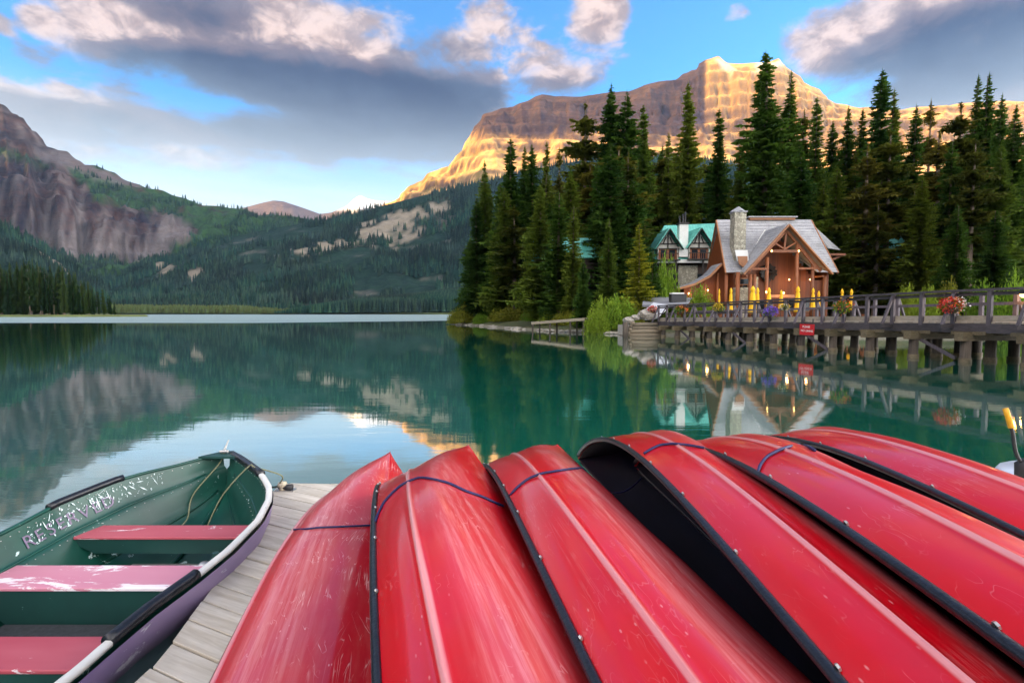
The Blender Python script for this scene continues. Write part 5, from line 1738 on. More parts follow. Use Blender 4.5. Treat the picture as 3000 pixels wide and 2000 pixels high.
#%%NEXT2
# ------------------------------------------------------------------ dock
M_DOCK = wood('weathered_dock', (.44, .385, .30), (.66, .61, .52), 0, .8, 2.2, .5, .14)
DZ = .40
def dock():
    c = thing('dock', 'weathered grey plank dock under the canoes and beside the rowing boat', 'dock', (0, 0, 0))
    # outline in plan, left edge first
    L0 = onz(300, 2100, DZ); L1 = onz(468, 1930, DZ); L2 = onz(735, 1560, DZ); L3 = onz(783, 1470, DZ); L4 = onz(790, 1440, DZ); L5 = onz(826, 1414, DZ); L6 = onz(1010, 1417, DZ)
    poly = [(-1.75, -.5), (L1.x, L1.y), (L2.x, L2.y), (L3.x, L3.y), (L4.x, L4.y), (L5.x, L5.y), (L6.x, L6.y), (3.2, 4.7), (4.2, 5.0), (7.5, 5.0), (7.5, -.5)]
    ang = math.radians(-25)
    dx_, dy_ = math.cos(ang), math.sin(ang); nx, ny = -dy_, dx_
    P_ = [(x * dx_ + y * dy_, x * nx + y * ny) for x, y in poly]
    wd = .149; rr = random.Random(9)
    smin = min(p[1] for p in P_); smax = max(p[1] for p in P_)
    k_ = 0
    s = smin
    while s < smax:
        def cut(sv):
            xs = []
            for i in range(len(P_)):
                a, b = P_[i], P_[(i + 1) % len(P_)]
                if (a[1] > sv) != (b[1] > sv):
                    xs.append(a[0] + (sv - a[1]) / (b[1] - a[1]) * (b[0] - a[0]))
            return (min(xs), max(xs)) if len(xs) >= 2 else None
        g0, g1 = s + .004, min(s + wd - .004, smax - .001)
        c0, c1 = cut(g0), cut(g1)
        s += wd
        if not c0 or not c1: continue
        j = rr.uniform(-.012, .012); zz = rr.uniform(-.004, .004)
        tops = [(c0[0] + j, g0), (c0[1], g0), (c1[1], g1), (c1[0] + j, g1)]
        # origin at the plank's left end so that the grain runs along local x
        ox, oy = c0[0], (g0 + g1) / 2
        V = [Vector((x - ox, y - oy, 0)) for x, y in tops]
        mb = MB().poly(V, .038, Vector((0, 0, 1)))
        o = mb.build('plank', M_DOCK, c, bevel=.004)
        o.location = (ox * dx_ + oy * nx, ox * dy_ + oy * ny, DZ + zz); o.rotation_euler = (rr.uniform(-.006, .006), 0, ang)
        k_ += 1
    for y in (.4, 2.2, 4.2):
        MB().bar((-1.55 if y < 4 else -1.8, y, DZ - .14), (7.3, y, DZ - .14), .12, .18).build('joist', M_DARKPILE, c)
    e0, e1 = Vector((L1.x + .03, L1.y, DZ - .13)), Vector((L2.x + .03, L2.y, DZ - .13))
    MB().bar(e0 + (e0 - e1) * .9, e1, .06, .18).bar(e1, Vector((L5.x + .03, L5.y, DZ - .13)), .06, .18).build('edge_beam', M_DARKPILE, c)
    for x, y in ((-1.5, .5), (-1.75, 3.0), (-1.7, 4.5), (1.5, 4.4), (4, 4.6), (6.5, 4.6)):
        MB().tube([(x, y, -2), (x, y, DZ - .1)], .12, 10).build('post', M_DARKPILE, c)
    # nails
    return c
dock()
# timber rack the canoes rest on
c = thing('canoe_rack', 'low timber rack under the row of overturned canoes', 'rack', (0, 0, 0))
for y in (.35, 1.9):
    MB().box((2.4, y, .50), (5.0, .09, .08)).build('rail', M_PILE_LIGHT, c)
    for x in (.1, 1.4, 2.9, 4.5):
        MB().box((x, y, .43), (.09, .09, .06)).build('foot', M_PILE_LIGHT, c)

# ------------------------------------------------------------------ rowing boat
def worn_paint(name, col, col2, flake, amount=.62, scale=7.0, rough=.45, stretch=(1, 1, 1)):
    m_, g, bs = new_mat(name)
    tc = g.n('ShaderNodeTexCoord'); v = g.vmul(tc.outputs['Object'], stretch)
    n1 = g.noise(v, scale, 8, .72, dist=.6); n0 = g.noise(v, 1.7, 4, .6); n2 = g.noise(v, 28, 5, .7)
    c = g.mix(g.smooth(n0, .3, .7), col, col2)
    f = g.smooth(g.add(n1, g.mul(g.sub(n0, .5), .35)), amount, amount + .02)
    sp = g.smooth(n2, .70, .72)
    f = g.mx(f, sp)
    c = g.mix(f, c, flake)
    g.put(bs.inputs['Base Color'], c)
    g.put(bs.inputs['Roughness'], g.mix(f, (rough,) * 3, (.7,) * 3))
    b = g.n('ShaderNodeBump'); b.inputs['Strength'].default_value = .4; b.inputs['Distance'].default_value = .004; b.invert = True
    g.put(b.inputs['Height'], f); g.put(bs.inputs['Normal'], b.outputs[0])
    return m_
M_BGREEN = worn_paint('boat_green_paint', (.003, .042, .032), (.008, .080, .056), (.62, .80, .78), .655, 6.5, .35)
M_BDARK = worn_paint('boat_dark_green_paint', (.006, .040, .036), (.010, .060, .050), (.35, .50, .48), .69, 7.0, .5)
M_BPINK = worn_paint('seat_faded_red_paint', (.38, .045, .07), (.50, .11, .14), (.74, .58, .60), .63, 6.0, .55, (.25, 1, 1))
M_BPINK2 = worn_paint('seat_worn_pink_paint', (.60, .22, .30), (.66, .34, .40), (.84, .76, .78), .50, 5.0, .45, (.25, 1, 1))
M_BPURP = worn_paint('boat_faded_purple_paint', (.20, .14, .34), (.40, .30, .50), (.72, .68, .78), .655, 5.0, .45, (1, .3, 1))
M_GUNW = worn_paint('boat_white_gunwale', (.62, .62, .58), (.74, .74, .70), (.20, .22, .22), .64, 9.0, .5)
M_RUBBER = plain('black_rubber', (.009, .011, .016), .32, var=.3, scale=8, bump=.15)
M_HULLBLUE = plain('boat_slate_strake', (.20, .28, .34), .35, var=.25, scale=4)
M_STEEL = plain('galvanised_steel', (.45, .45, .43), .35, .8, var=.2)
M_MATR = plain('ribbed_mat', (.035, .04, .045), .8, var=.3, scale=40)

BY = [.2, 1.0, 1.6, 2.08, 2.3, 2.55, 2.8, 3.1, 3.45, 3.75, 4.0, 4.2, 4.4, 4.56, 4.68, 4.76]
# gunwale control points read off at their own heights
RG = [(.2, -1.95), (1.0, -1.88), (1.6, -1.85), (2.08, -1.83), (2.24, -1.84), (2.49, -1.83), (2.76, -1.79), (3.08, -1.755), (3.46, -1.76), (3.76, -1.83), (3.96, -1.92), (4.2, -2.09), (4.45, -2.33), (4.62, -2.50), (4.76, -2.66)]
LG = [(.2, -3.05), (1.0, -3.2), (1.6, -3.28), (2.3, -3.33), (2.8, -3.345), (3.32, -3.33), (3.69, -3.33), (4.1, -3.21), (4.3, -3.08), (4.46, -2.95), (4.62, -2.85), (4.72, -2.78), (4.76, -2.72)]
ZG = [(.2, .50), (2.3, .50), (2.8, .52), (3.1, .54), (3.46, .57), (3.76, .60), (3.96, .62), (4.2, .64), (4.76, .665)]
def itp(tab, y): return float(np.interp(y, [t[0] for t in tab], [t[1] for t in tab]))
def wall_pt(side, y, f, inset=0.0):
    """inner wall of the boat: side -1 left / +1 right, f 0 gunwale .. 1 chine"""
    xl, xr, zg = itp(LG, y), itp(RG, y), itp(ZG, y)
    xc = (xl + xr) / 2; hw = (xr - xl) / 2
    b = np.clip((y - 3.4) / 1.36, 0, 1)
    cw = hw * (.74 - .30 * b ** 1.5); cz = .10 + .30 * b ** 2
    t = f ** 1.15
    step = .022 * (1 / (1 + math.exp(-(f - .42) * 60)))
    x = hw + (cw - hw) * (f * .85 + .15 * f * f) - step - inset
    z = zg + (cz - zg) * f
    return Vector((xc + side * x, y, z))


def rowboat():
    c = thing('rowing_boat', 'old green rowing boat with faded red seats tied up beside the dock', 'boat', (0, 0, 0))
    ys = np.concatenate([np.linspace(.2, 3.4, 22), np.linspace(3.5, 4.76, 22)])
    fs = [0, .12, .25, .36, .41, .43, .47, .6, .8, 1.0]
    rows = []
    for y in ys:
        row = [wall_pt(-1, y, f) for f in fs]
        a, b = row[-1], wall_pt(1, y, 1.0)
        keel = (a + b) / 2 - Vector((0, 0, .03))
        row += [a.lerp(keel, .5), keel, keel.lerp(b, .5)] + [wall_pt(1, y, f) for f in reversed(fs)]
        rows.append(row)
    def loft(rows, name, mat, smooth=True, flip=False):
        V = [p for r_ in rows for p in r_]; n = len(rows[0]); Fc = []
        for i in range(len(rows) - 1):
            for j in range(n - 1):
                q = (i * n + j, i * n + j + 1, (i + 1) * n + j + 1, (i + 1) * n + j)
                Fc.append(q[::-1] if flip else q)
        return V, Fc
    V, Fc = loft(rows, 'x', None)
    inner = link(bpy.data.objects.new('inner_shell', mesh('inner_shell', V, Fc, M_BGREEN, True)), c)
    # outer shell with a strake step, right and left
    orow = []
    for y in ys:
        zg = itp(ZG, y)
        r_ = []
        for side in (-1, 1):
            prof = []
            for f, o_ in ((0, .022), (.25, .030), (.52, .032), (.55, .012), (.8, .010), (1.15, .0)):
                p = wall_pt(side, y, min(f, 1.0)) + Vector((side * (o_ + .02 + .07 * min(f, 1)), 0, -.02))
                if f > 1: p = p + Vector((-side * .16, 0, -.20))
                prof.append(p)
            r_.append(prof if side == -1 else prof[::-1])
        orow.append(r_[0] + r_[1])
    V, Fc = loft(orow, 'x', None, flip=True)
    me = mesh('outer_shell', V, Fc, [M_BPURP, M_HULLBLUE], True)
    n = len(orow[0])
    for i, pl in enumerate(me.polygons):
        j = i % (n - 1)
        if j in (2, 3, 4, 6, 7, 8): pl.material_index = 1
    link(bpy.data.objects.new('outer_shell', me), c)
    # gunwales: rounded rails following each side
    def rail_pts(side, y0, y1, n=26, up=0.0, out_=.01):
        return [wall_pt(side, y0 + (y1 - y0) * i / (n - 1), 0) + Vector((side * out_, 0, .012 + up)) for i in range(n)]
    for side in (-1, 1):
        V = []; Fc = []
        pts = rail_pts(side, .2, 4.76, 60)
        for i, p in enumerate(pts):
            t = (pts[min(i + 1, 59)] - pts[max(i - 1, 0)]).normalized(); s_ = t.cross(Vector((0, 0, 1))).normalized()
            for a, b in ((-.022, -.014), (-.022, .004), (-.012, .012), (.012, .012), (.022, .004), (.022, -.014)) if side > 0 else ((-.014, -.012), (-.014, .002), (-.008, .008), (.008, .008), (.014, .002), (.014, -.012)):
                V.append(p + s_ * a + Vector((0, 0, b)))
        for i in range(59):
            for j in range(6):
                Fc.append((i * 6 + j, i * 6 + (j + 1) % 6, i * 6 + 6 + (j + 1) % 6, i * 6 + 6 + j))
        Fc.append(tuple(range(6))); Fc.append(tuple(59 * 6 + k_ for k_ in range(5, -1, -1)))
        link(bpy.data.objects.new('gunwale', mesh('gunwale', V, Fc, M_GUNW if side > 0 else M_BGREEN, True)), c)
    for side, y0, y1 in ((-1, 3.62, 4.14), (1, 2.24, 2.80), (1, 4.22, 4.74)):
        pts = rail_pts(side, y0, y1, 14, .006)
        MB().tube(pts, .027 if side < 0 else .033, 10).build('rubber_fender', M_RUBBER, c, True)
    # moulded ledge and crease lines inside
    for side in (-1, 1):
        MB().tube([wall_pt(side, y, .415, -.004) for y in np.linspace(.3, 4.62, 40)], .012, 6).build('side_ledge', M_BGREEN, c, True)
        MB().tube([wall_pt(side, y, .97, .004) for y in np.linspace(3.5, 4.66, 16)], .010, 6).build('bow_rib', M_BGREEN, c, True)
    MB().tube([Vector((( itp(LG, y) + itp(RG, y)) / 2, y, (wall_pt(1, y, 1).z) - .012)) for y in np.linspace(.3, 4.66, 30)], .018, 6).build('keelson', M_BGREEN, c, True)
    # breasthook plate at the bow
    zb = itp(ZG, 4.72) + .035
    MB().poly([wall_pt(-1, 4.62, 0) + Vector((-.02, 0, .035)), wall_pt(1, 4.62, 0) + Vector((.02, 0, .035)), Vector((-2.64, 4.80, zb)), Vector((-2.74, 4.80, zb))], .02, Vector((0, 0, 1))).build('bow_plate', M_BDARK, c)
    MB().tube([(-2.69, 4.73, zb), (-2.69, 4.73, zb + .03), (-2.66, 4.75, zb + .12)], [.012, .012, .005], 6).tube([(-2.73, 4.73, zb + .012), (-2.65, 4.71, zb + .02)], .014, 6).build('bow_fitting', M_STEEL, c)
    # seats
    for zt, ya, yb, mt_, th in ((.36, onz(500, 1722, .36).y, onz(500, 1654, .36).y, M_BPINK2, .30), (.37, onz(500, 1572, .37).y, onz(500, 1537, .37).y, M_BPINK, .13), (.36, onz(200, 1962, .36).y, onz(200, 1862, .36).y, M_BPINK, .28)):
        ym = (ya + yb) / 2
        zg = itp(ZG, ym)
        f = (zg - zt) / (zg - .12)
        corners = [wall_pt(-1, ya, f), wall_pt(1, ya, f), wall_pt(1, yb, f), wall_pt(-1, yb, f)]
        seat = MB().poly([Vector((p.x, p.y, zt)) for p in corners], .022, Vector((0, 0, 1))).build('seat', mt_, c, bevel=.006)
        f2 = min(1.0, (zg - zt + th) / (zg - .12))
        fr = [Vector((p.x, ya + .012, p.z)) for p in (wall_pt(-1, ya, f), wall_pt(-1, ya, (f + f2) / 2), wall_pt(-1, ya, f2), wall_pt(1, ya, f2), wall_pt(1, ya, (f + f2) / 2), wall_pt(1, ya, f))]
        fr[0].z = fr[-1].z = zt - .024
        fr[2].z += .01; fr[3].z += .01
        fr[2].x += .08; fr[3].x -= .08
        MB().poly(fr, yb - ya - .03, Vector((0, -1, 0))).build('seat_box', M_BDARK, c)
    # rivets under the gunwales
    rv = MB()
    for side in (-1, 1):
        for y in np.linspace(.6, 4.6, 66):
            rv.lathe([(.005, 0), (.004, .003), (.001, .004)], wall_pt(side, y, .06, .004), 6)
            rv.lathe([(.005, 0), (.004, .003), (.001, .004)], wall_pt(side, y, .47, .004), 6)
    rv.build('rivets', M_STEEL, c, kind='stuff')
    # floor mat, bilge debris
    MB().poly([(-3.05, 2.42, .135), (-2.1, 2.42, .135), (-2.1, 2.98, .135), (-3.05, 2.98, .135)], .012, Vector((0, 0, 1))).build('floor_mat', M_MATR, c)
    MB().poly([(-2.78, 3.3, .16), (-2.2, 3.3, .16), (-2.2, 3.66, .17), (-2.78, 3.66, .17)], .012, Vector((0, 0, 1))).build('floor_plate', M_STEEL, c)
    for x, y, s in ((-2.16, 3.50, .05), (-2.08, 3.40, .035), (-2.24, 3.44, .03)):
        MB().lathe([(s, 0), (s * 1.2, s), (s * .5, s * 1.8), (.005, s * 1.9)], (x, y, .17), 10).build('clamp', M_STEEL, c, True)
    # oarlock
    p = wall_pt(1, 3.02, .06, .02)
    MB().box(p, (.04, .07, .05)).tube([p + Vector((0, 0, .02)), p + Vector((0, 0, .05))], .02, 8).build('oarlock', M_BDARK, c)
    # faded purple lettering on the left side, half scraped off
    purple = plain('faded_marker', (.20, .16, .24), .6, var=.25, scale=30)
    word = 'RESERVED'
    for i, ch in enumerate(word):
        y = 3.40 + i * .082
        p = wall_pt(-1, y, .24, .006)
        q = wall_pt(-1, y + .05, .24, .006); w_ = wall_pt(-1, y, .12, .006)
        ex = (q - p).normalized(); ez = (w_ - p).normalized(); ey = ez.cross(ex).normalized(); ez = ex.cross(ey)
        cu = bpy.data.curves.new('letter', 'FONT'); cu.body = ch; cu.size = .125; cu.align_x = 'CENTER'; cu.align_y = 'CENTER'; cu.extrude = .0012
        cu.materials.append(purple)
        o = bpy.data.objects.new('letter', font_mesh(cu)); link(o, c)
        o.matrix_world = Matrix.Translation(p) @ Matrix((ex, ez, ex.cross(ez))).transposed().to_4x4()
    # bare scratches over it
    rr = random.Random(21)
    mb = MB()
    for i in range(170):
        y = rr.choice([rr.uniform(3.4, 3.95), rr.uniform(3.85, 4.35)]); f0 = rr.uniform(.05, .32)
        p = wall_pt(-1, y, f0, .008); 
        L_ = rr.uniform(.006, .022) if i % 6 else rr.uniform(.05, .09); dy = rr.uniform(-.5, .9) * L_; df = rr.uniform(-1, 1) * L_ * 3
        q = wall_pt(-1, y + dy, max(.02, min(.38, f0 + df)), .008)
        w_ = rr.uniform(.0015, .006)
        m1 = p.lerp(q, .5) + Vector((0, w_, w_))
        k_ = len(mb.V); mb.V += [p, m1, q, p.lerp(q, .5) - Vector((0, w_, w_))]; mb.F.append((k_, k_ + 1, k_ + 2, k_ + 3))
    mb.build('scratches', plain('bare_primer', (.66, .80, .80), .6, var=.1), c, kind='stuff')
    # water line of stern end closed
    return c
rowboat()

# ropes of the boat
M_ROPE = plain('tan_rope', (.20, .21, .12), .85, var=.3, scale=60)
def curve_pts(P_, n=10):
    P_ = [Vector(p) for p in P_]; out = []
    for i in range(len(P_) - 1):
        p0, p1, p2, p3 = P_[max(i - 1, 0)], P_[i], P_[i + 1], P_[min(i + 2, len(P_) - 1)]
        for k_ in range(n):
            t = k_ / n
            out.append(.5 * ((2 * p1) + (p2 - p0) * t + (2 * p0 - 5 * p1 + 4 * p2 - p3) * t * t + (3 * p1 - p0 - 3 * p2 + p3) * t ** 3))
    return out + [P_[-1]]
mb = MB().tube(curve_pts([(-2.69, 4.73, .72), (-2.70, 4.66, .62), (-2.82, 4.45, .40), (-2.76, 4.25, .25), (-2.80, 4.05, .20)]), .006, 6)
tag(mb.build('rope', M_ROPE, None, True), 'thin tan rope hanging from the bow fitting into the rowing boat', 'rope')
cl = onz(828, 1436, DZ)
mb = MB().tube(curve_pts([(-2.52, 4.12, .22), (-2.42, 4.2, .48), (-2.24, 4.28, .70), tuple(wall_pt(1, 4.3, 0) + Vector((0, 0, .045))), (-2.02, 4.42, .58), (cl.x - .03, cl.y, DZ + .05), (cl.x + .03, cl.y, DZ + .03)]), .006, 6)
tag(mb.build('rope', M_ROPE, None, True), 'tan mooring rope arching from the boat over its gunwale to the dock cleat', 'rope')
p = onz(780, 1448, DZ)
mb = MB().tube(curve_pts([(cl.x, cl.y, DZ + .04), (cl.x - .10, cl.y - .02, DZ + .03), (p.x, p.y, DZ + .01), (p.x - .05, p.y - .02, DZ - .1)]), .009, 6)
tag(mb.build('rope', plain('dark_green_rope', (.03, .05, .04), .8), None, True), 'short dark rope from the dock cleat over the plank ends', 'rope')
e = thing('cleat', 'pale rounded mooring cleat on the corner of the dock', 'cleat', (cl.x, cl.y, DZ))
MB().lathe([(.035, 0), (.030, .03), (.045, .05), (.035, .075), (.005, .085)], (0, 0, 0), 14).build('knob', plain('old_ivory', (.48, .42, .30), .5, var=.4, scale=30), e, True)
MB().tube([(-.03, 0, .035), (.09, -.01, .03)], [.022, .030], 10).build('horn', M_BLACK, e, True)
MB().box((.03, 0, .004), (.16, .08, .01)).build('plate', M_STEEL, e)

# ------------------------------------------------------------------ canoes
def canoe_mat(name, col, scuff=.5):
    m_, g, bs = new_mat(name)
    tc = g.n('ShaderNodeTexCoord'); oi = g.n('ShaderNodeObjectInfo')
    off = g.n('ShaderNodeVectorMath', operation='ADD'); g.put(off.inputs[0], tc.outputs['Object'])
    g.put(off.inputs[1], g.comb(g.mul(oi.outputs['Random'], 31.0), g.mul(oi.outputs['Random'], 17.0), 0.0))
    v = off.outputs[0]
    n0 = g.noise(v, 1.3, 5, .6); n1 = g.noise(v, 5.0, 6, .65)
    c = g.mix(g.smooth(n0, .3, .7), col, (col[0] * .80, col[1] * .7, col[2] * .9))
    # chalky fading
    c = g.mix(g.mul(g.smooth(g.add(n1, g.mul(n0, .4)), .55, .95), .09 * scuff), c, (.80, .14, .18))
    # long scratches: thin level lines of stretched, distorted noise
    tot = None
    for ang, sc, th, st in ((.0, 1.0, .020, (46, 1.1, 46)), (.22, 2.0, .014, (34, 1.3, 34)), (-.35, 3.0, .012, (30, 1.6, 30))):
        mp = g.n('ShaderNodeMapping'); g.put(mp.inputs['Vector'], v); mp.inputs['Rotation'].default_value = (ang * .3, ang * .4, ang); 
        nn = g.noise(g.vmul(mp.outputs[0], st), 1.0, 2, .5, dist=.12)
        ln = g.smooth(g.m('ABSOLUTE', g.sub(nn, .5)), 0.0, th, 1, 0)
        msk = g.smooth(g.noise(v, 3.1 * sc, 3, .6), .50, .66)
        ln = g.mul(ln, msk)
        tot = ln if tot is None else g.mx(tot, ln)
    # pits and chips
    vo = g.n('ShaderNodeTexVoronoi'); g.put(vo.inputs['Vector'], g.vmul(v, (60, 22, 60))); vo.inputs['Scale'].default_value = 1
    chip = g.mul(g.smooth(vo.outputs['Distance'], .05, .16, 1, 0), g.smooth(g.noise(v, 4.0, 3, .6), .52, .62))
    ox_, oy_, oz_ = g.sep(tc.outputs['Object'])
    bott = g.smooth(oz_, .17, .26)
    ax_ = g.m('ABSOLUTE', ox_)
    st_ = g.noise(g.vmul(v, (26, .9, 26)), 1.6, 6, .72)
    bil = g.mul(g.mul(g.smooth(oz_, .165, .225), g.smooth(oz_, .312, .262, 0, 1)), g.smooth(ax_, .12, .25))  # bilge band: scratch wear and the white sky highlight, both put into the colour
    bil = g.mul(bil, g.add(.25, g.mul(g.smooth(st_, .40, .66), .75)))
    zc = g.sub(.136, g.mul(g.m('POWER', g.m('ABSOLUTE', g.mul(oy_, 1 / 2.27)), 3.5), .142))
    crl = g.smooth(g.m('ABSOLUTE', g.sub(oz_, zc)), .0035, .010, 1, 0)  # moulded crease: its bright edge highlight painted as a pale, rubbed line
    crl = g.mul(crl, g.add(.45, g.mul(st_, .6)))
    tot = g.mul(tot, g.add(.55, g.mul(bott, 1.1)))
    tot = g.mn(g.mx(g.mul(tot, .55), g.mul(chip, .8)), 1.0)
    c = g.mix(g.mul(bott, g.mul(g.smooth(g.noise(g.vmul(v, (9, 1.2, 9)), 1.5, 6, .7), .45, .75), .35 * scuff)), c, (.62, .16, .13))
    c = g.mix(g.mul(tot, scuff), c, (.86, .46, .44))
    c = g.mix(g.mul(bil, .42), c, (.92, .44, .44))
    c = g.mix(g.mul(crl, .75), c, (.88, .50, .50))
    g.put(bs.inputs['Base Color'], c)
    g.put(bs.inputs['Roughness'], g.add(.30, g.add(g.mul(n1, .14), g.mul(tot, .2))))
    bs.inputs['Specular IOR Level'].default_value = .2
    bs.inputs['Coat IOR'].default_value = 1.65; bs.inputs['Coat Weight'].default_value = .55; bs.inputs['Coat Roughness'].default_value = .11
    b = g.n('ShaderNodeBump'); b.inputs['Strength'].default_value = .35; b.inputs['Distance'].default_value = .004
    g.put(b.inputs['Height'], g.add(g.mul(n0, 1.5), g.sub(g.mul(g.noise(v, 22, 4, .6), .12), g.mul(tot, .15)))); g.put(bs.inputs['Normal'], b.outputs[0])
    return m_
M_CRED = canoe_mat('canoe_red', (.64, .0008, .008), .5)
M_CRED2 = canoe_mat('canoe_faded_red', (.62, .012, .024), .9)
M_CIN = plain('canoe_inside', (.003, .004, .012), .6, var=.3, scale=5, spec=.15)

SH = dict(b=.452, dep=.321, end=.237, cr=.42, bi=.679, ext=-.153, pw=2.737)
LC = 4.9
def canoe_section(t, s, inset=0.0):
    """t -1..1 along, s 0 gunwale .. 1 keel (left half, x negative)"""
    a = abs(t)
    half = max(0.0, SH['b'] * (1 - a ** SH['pw'])) ** 1.0
    half = SH['b'] * (1 - a ** SH['pw']) ** .85 if a < 1 else 0.0
    kl = LC / 2 + SH['ext']; dep = SH['dep']; sheer = -SH['end'] * a ** 3.5
    G_ = (-half, t * LC / 2, sheer)
    C_ = (-half * .985, t * (kl - .03), sheer * .6 + dep * SH['cr'])
    B_ = (-half * .86, t * (kl - .10), dep * SH['bi'])
    M_ = (-half * .50, t * (kl - .155), dep * .925)
    K_ = (0, t * (kl - .18), dep)
    P_ = [np.array(p) for p in (G_, C_, B_, M_, K_)]
    if s < .36:
        f = s / .36; p = P_[0] * (1 - f) + P_[1] * f
        p[0] -= math.sin(f * math.pi) * .010 * (half / SH['b'])
    else:
        # smooth curve through crease, bilge, bottom, keel
        f = (s - .36) / .64 * 3; i = min(int(f), 2); u = f - i
        Q = [2 * P_[1] - P_[2], P_[1], P_[2], P_[3], P_[4], P_[3] * np.array([-1, 1, 1])]
        p0, p1, p2, p3 = Q[i], Q[i + 1], Q[i + 2], Q[i + 3]
        p = .5 * ((2 * p1) + (p2 - p0) * u + (2 * p0 - 5 * p1 + 4 * p2 - p3) * u * u + (3 * p1 - p0 - 3 * p2 + p3) * u ** 3)
        p[0] = min(p[0], 0)
    if inset:
        p[0] = min(0, p[0] + inset); p[2] = p[2] - inset * (s ** .5)
        p[1] *= (1 - inset / LC * 2)
    return Vector(p)


def canoe_meshes(seed, mat):
    rr = random.Random(seed)
    N = 96
    ts = [math.sin(math.pi / 2 * (2 * i / (N - 1) - 1)) * .5 + (2 * i / (N - 1) - 1) * .5 for i in range(N)]
    ss = [0, .06, .12, .18, .24, .30, .335, .350, .36, .370, .385, .42, .48, .54, .60, .66, .72, .78, .84, .90, .95, .985, 1.0]
    ridge = {.350: .005, .36: .009, .370: .005, .985: .003, 1.0: .006}
    dents = [(rr.uniform(-.9, .9), rr.uniform(.4, .9), rr.uniform(.06, .14), rr.uniform(.004, .010)) for _ in range(9)]
    def shell(inset, nm, m_, flip):
        V = []; Fc = []
        for t in ts:
            row = []
            for s in ss:
                p = canoe_section(t, s, inset)
                if not inset:
                    k_ = ridge.get(s, 0)
                    if s < .5: p.x -= k_ * .8; p.z += k_ * .5
                    else: p.z += k_
                    for dt, ds_, dr, dd in dents:
                        q = ((t - dt) / dr) ** 2 + ((s - ds_) / .12) ** 2
                        if q < 4: p -= Vector((-.5, 0, .8)) * dd * math.exp(-q)
                row.append(p)
            full = row + [Vector((-p.x, p.y, p.z)) for p in reversed(row[:-1])]
            V += full
        n = len(ss) * 2 - 1
        for i in range(N - 1):
            for j in range(n - 1):
                q = (i * n + j, i * n + j + 1, (i + 1) * n + j + 1, (i + 1) * n + j)
                Fc.append(q if flip else q[::-1])
        return mesh(nm, V, Fc, m_, True)
    hull = shell(0, 'hull', mat, False); inn = shell(.012, 'inside', M_CIN, True)
    gun = []
    scr = MB()
    for side in (-1, 1):
        V = []; Fc = []; pts = []
        for t in ts[1:-1]:
            p = canoe_section(t, 0); pts.append(Vector((p.x * -side, p.y, p.z)))
        pr = ((-.003, -.009), (-.010, -.008), (-.013, -.002), (-.011, .007), (-.007, .011), (-.001, .011), (.006, .006), (.007, -.006))
        for i, p in enumerate(pts):
            d = (pts[min(i + 1, len(pts) - 1)] - pts[max(i - 1, 0)]).normalized()
            o_ = d.cross(Vector((0, 0, 1))).normalized() * (1 if side == -1 else -1)
            if o_.x * side < 0 and abs(o_.x) > .05: o_ = -o_
            for a, b in pr: V.append(p - o_ * a + Vector((0, 0, b)))
            if i % 5 == 2: scr.lathe([(.006, -.002), (.006, .002), (.001, .004)], p + o_ * .008 + Vector((0, 0, .013)), 6)
        m = len(pr)
        for i in range(len(pts) - 1):
            for j in range(m):
                Fc.append((i * m + j, i * m + (j + 1) % m, (i + 1) * m + (j + 1) % m, (i + 1) * m + j))
        Fc.append(tuple(range(m))); Fc.append(tuple((len(pts) - 1) * m + k_ for k_ in range(m - 1, -1, -1)))
        gun.append(mesh('gunwale', V, Fc, M_RUBBER, True))
    thw = []
    for t in (-.45,):
        p = canoe_section(t, 0)
        mb = MB().bar((p.x + .01, p.y, .03), (-p.x - .01, p.y, .03), .05, .022); thw.append(mesh('thwart', mb.V, mb.F, M_PILE_LIGHT))
    return hull, inn, gun, mesh('screws', scr.V, scr.F, M_STEEL), thw


POSES = {
    1: ([-1.058, 4.128, 0.810, 0.222, 0.392, 0.019], 'faded red overturned canoe, leftmost of the row and lying flattest'),
    2: ([-0.46, 3.019, 1.193, 0.297, 0.834, 0.057], 'second overturned red canoe, heavily scratched, its bow scuffed brown'),
    3: ([0.077, 3.391, 1.101, 0.179, 0.937, 0.003], 'third overturned red canoe, in the middle of the row, left of the dark opening'),
    4: ([0.760, 3.16, 1.266, 0.018, 1.11, 0.055], 'fourth overturned red canoe, tipped up so that its dark inside shows'),
    5: ([1.02, 2.769, 1.337, -0.015, 1.098, 0.05], 'fifth overturned red canoe, between the tipped one and the rightmost'),
    6: ([1.663, 3.209, 1.273, -0.058, 1.049, 0.051], 'rightmost overturned red canoe of the row'),
}
trees_bvh = []
HULL = {}
for k_, (p, lb) in POSES.items():
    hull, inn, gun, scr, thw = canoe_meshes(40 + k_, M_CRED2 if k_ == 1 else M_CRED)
    x, y, z, yaw, roll, pit = p
    cr, sr = math.cos(roll), math.sin(roll); Rr = Matrix(((cr, 0, sr), (0, 1, 0), (-sr, 0, cr)))
    Rp = Matrix.Rotation(pit, 3, 'X'); Ry = Matrix.Rotation(yaw, 3, 'Z')
    Mx = Matrix.Translation((x, y, z)) @ (Ry @ Rp @ Rr).to_4x4() @ Matrix.Translation((0, -2.45, -.15))
    e = thing('canoe', lb, 'canoe', (0, 0, 0), 0, 'overturned red canoes on the dock')
    e.matrix_world = Mx
    for me, nm in [(hull, 'hull'), (inn, 'inside'), (gun[0], 'gunwale'), (gun[1], 'gunwale')] + [(t_, 'thwart') for t_ in thw]:
        link(bpy.data.objects.new(nm, me), e)
    o = link(bpy.data.objects.new('screws', scr), e); o['kind'] = 'stuff'
    HULL[k_] = BVHTree.FromPolygons([Mx @ v.co for v in hull.vertices], [tuple(f.vertices) for f in hull.polygons])


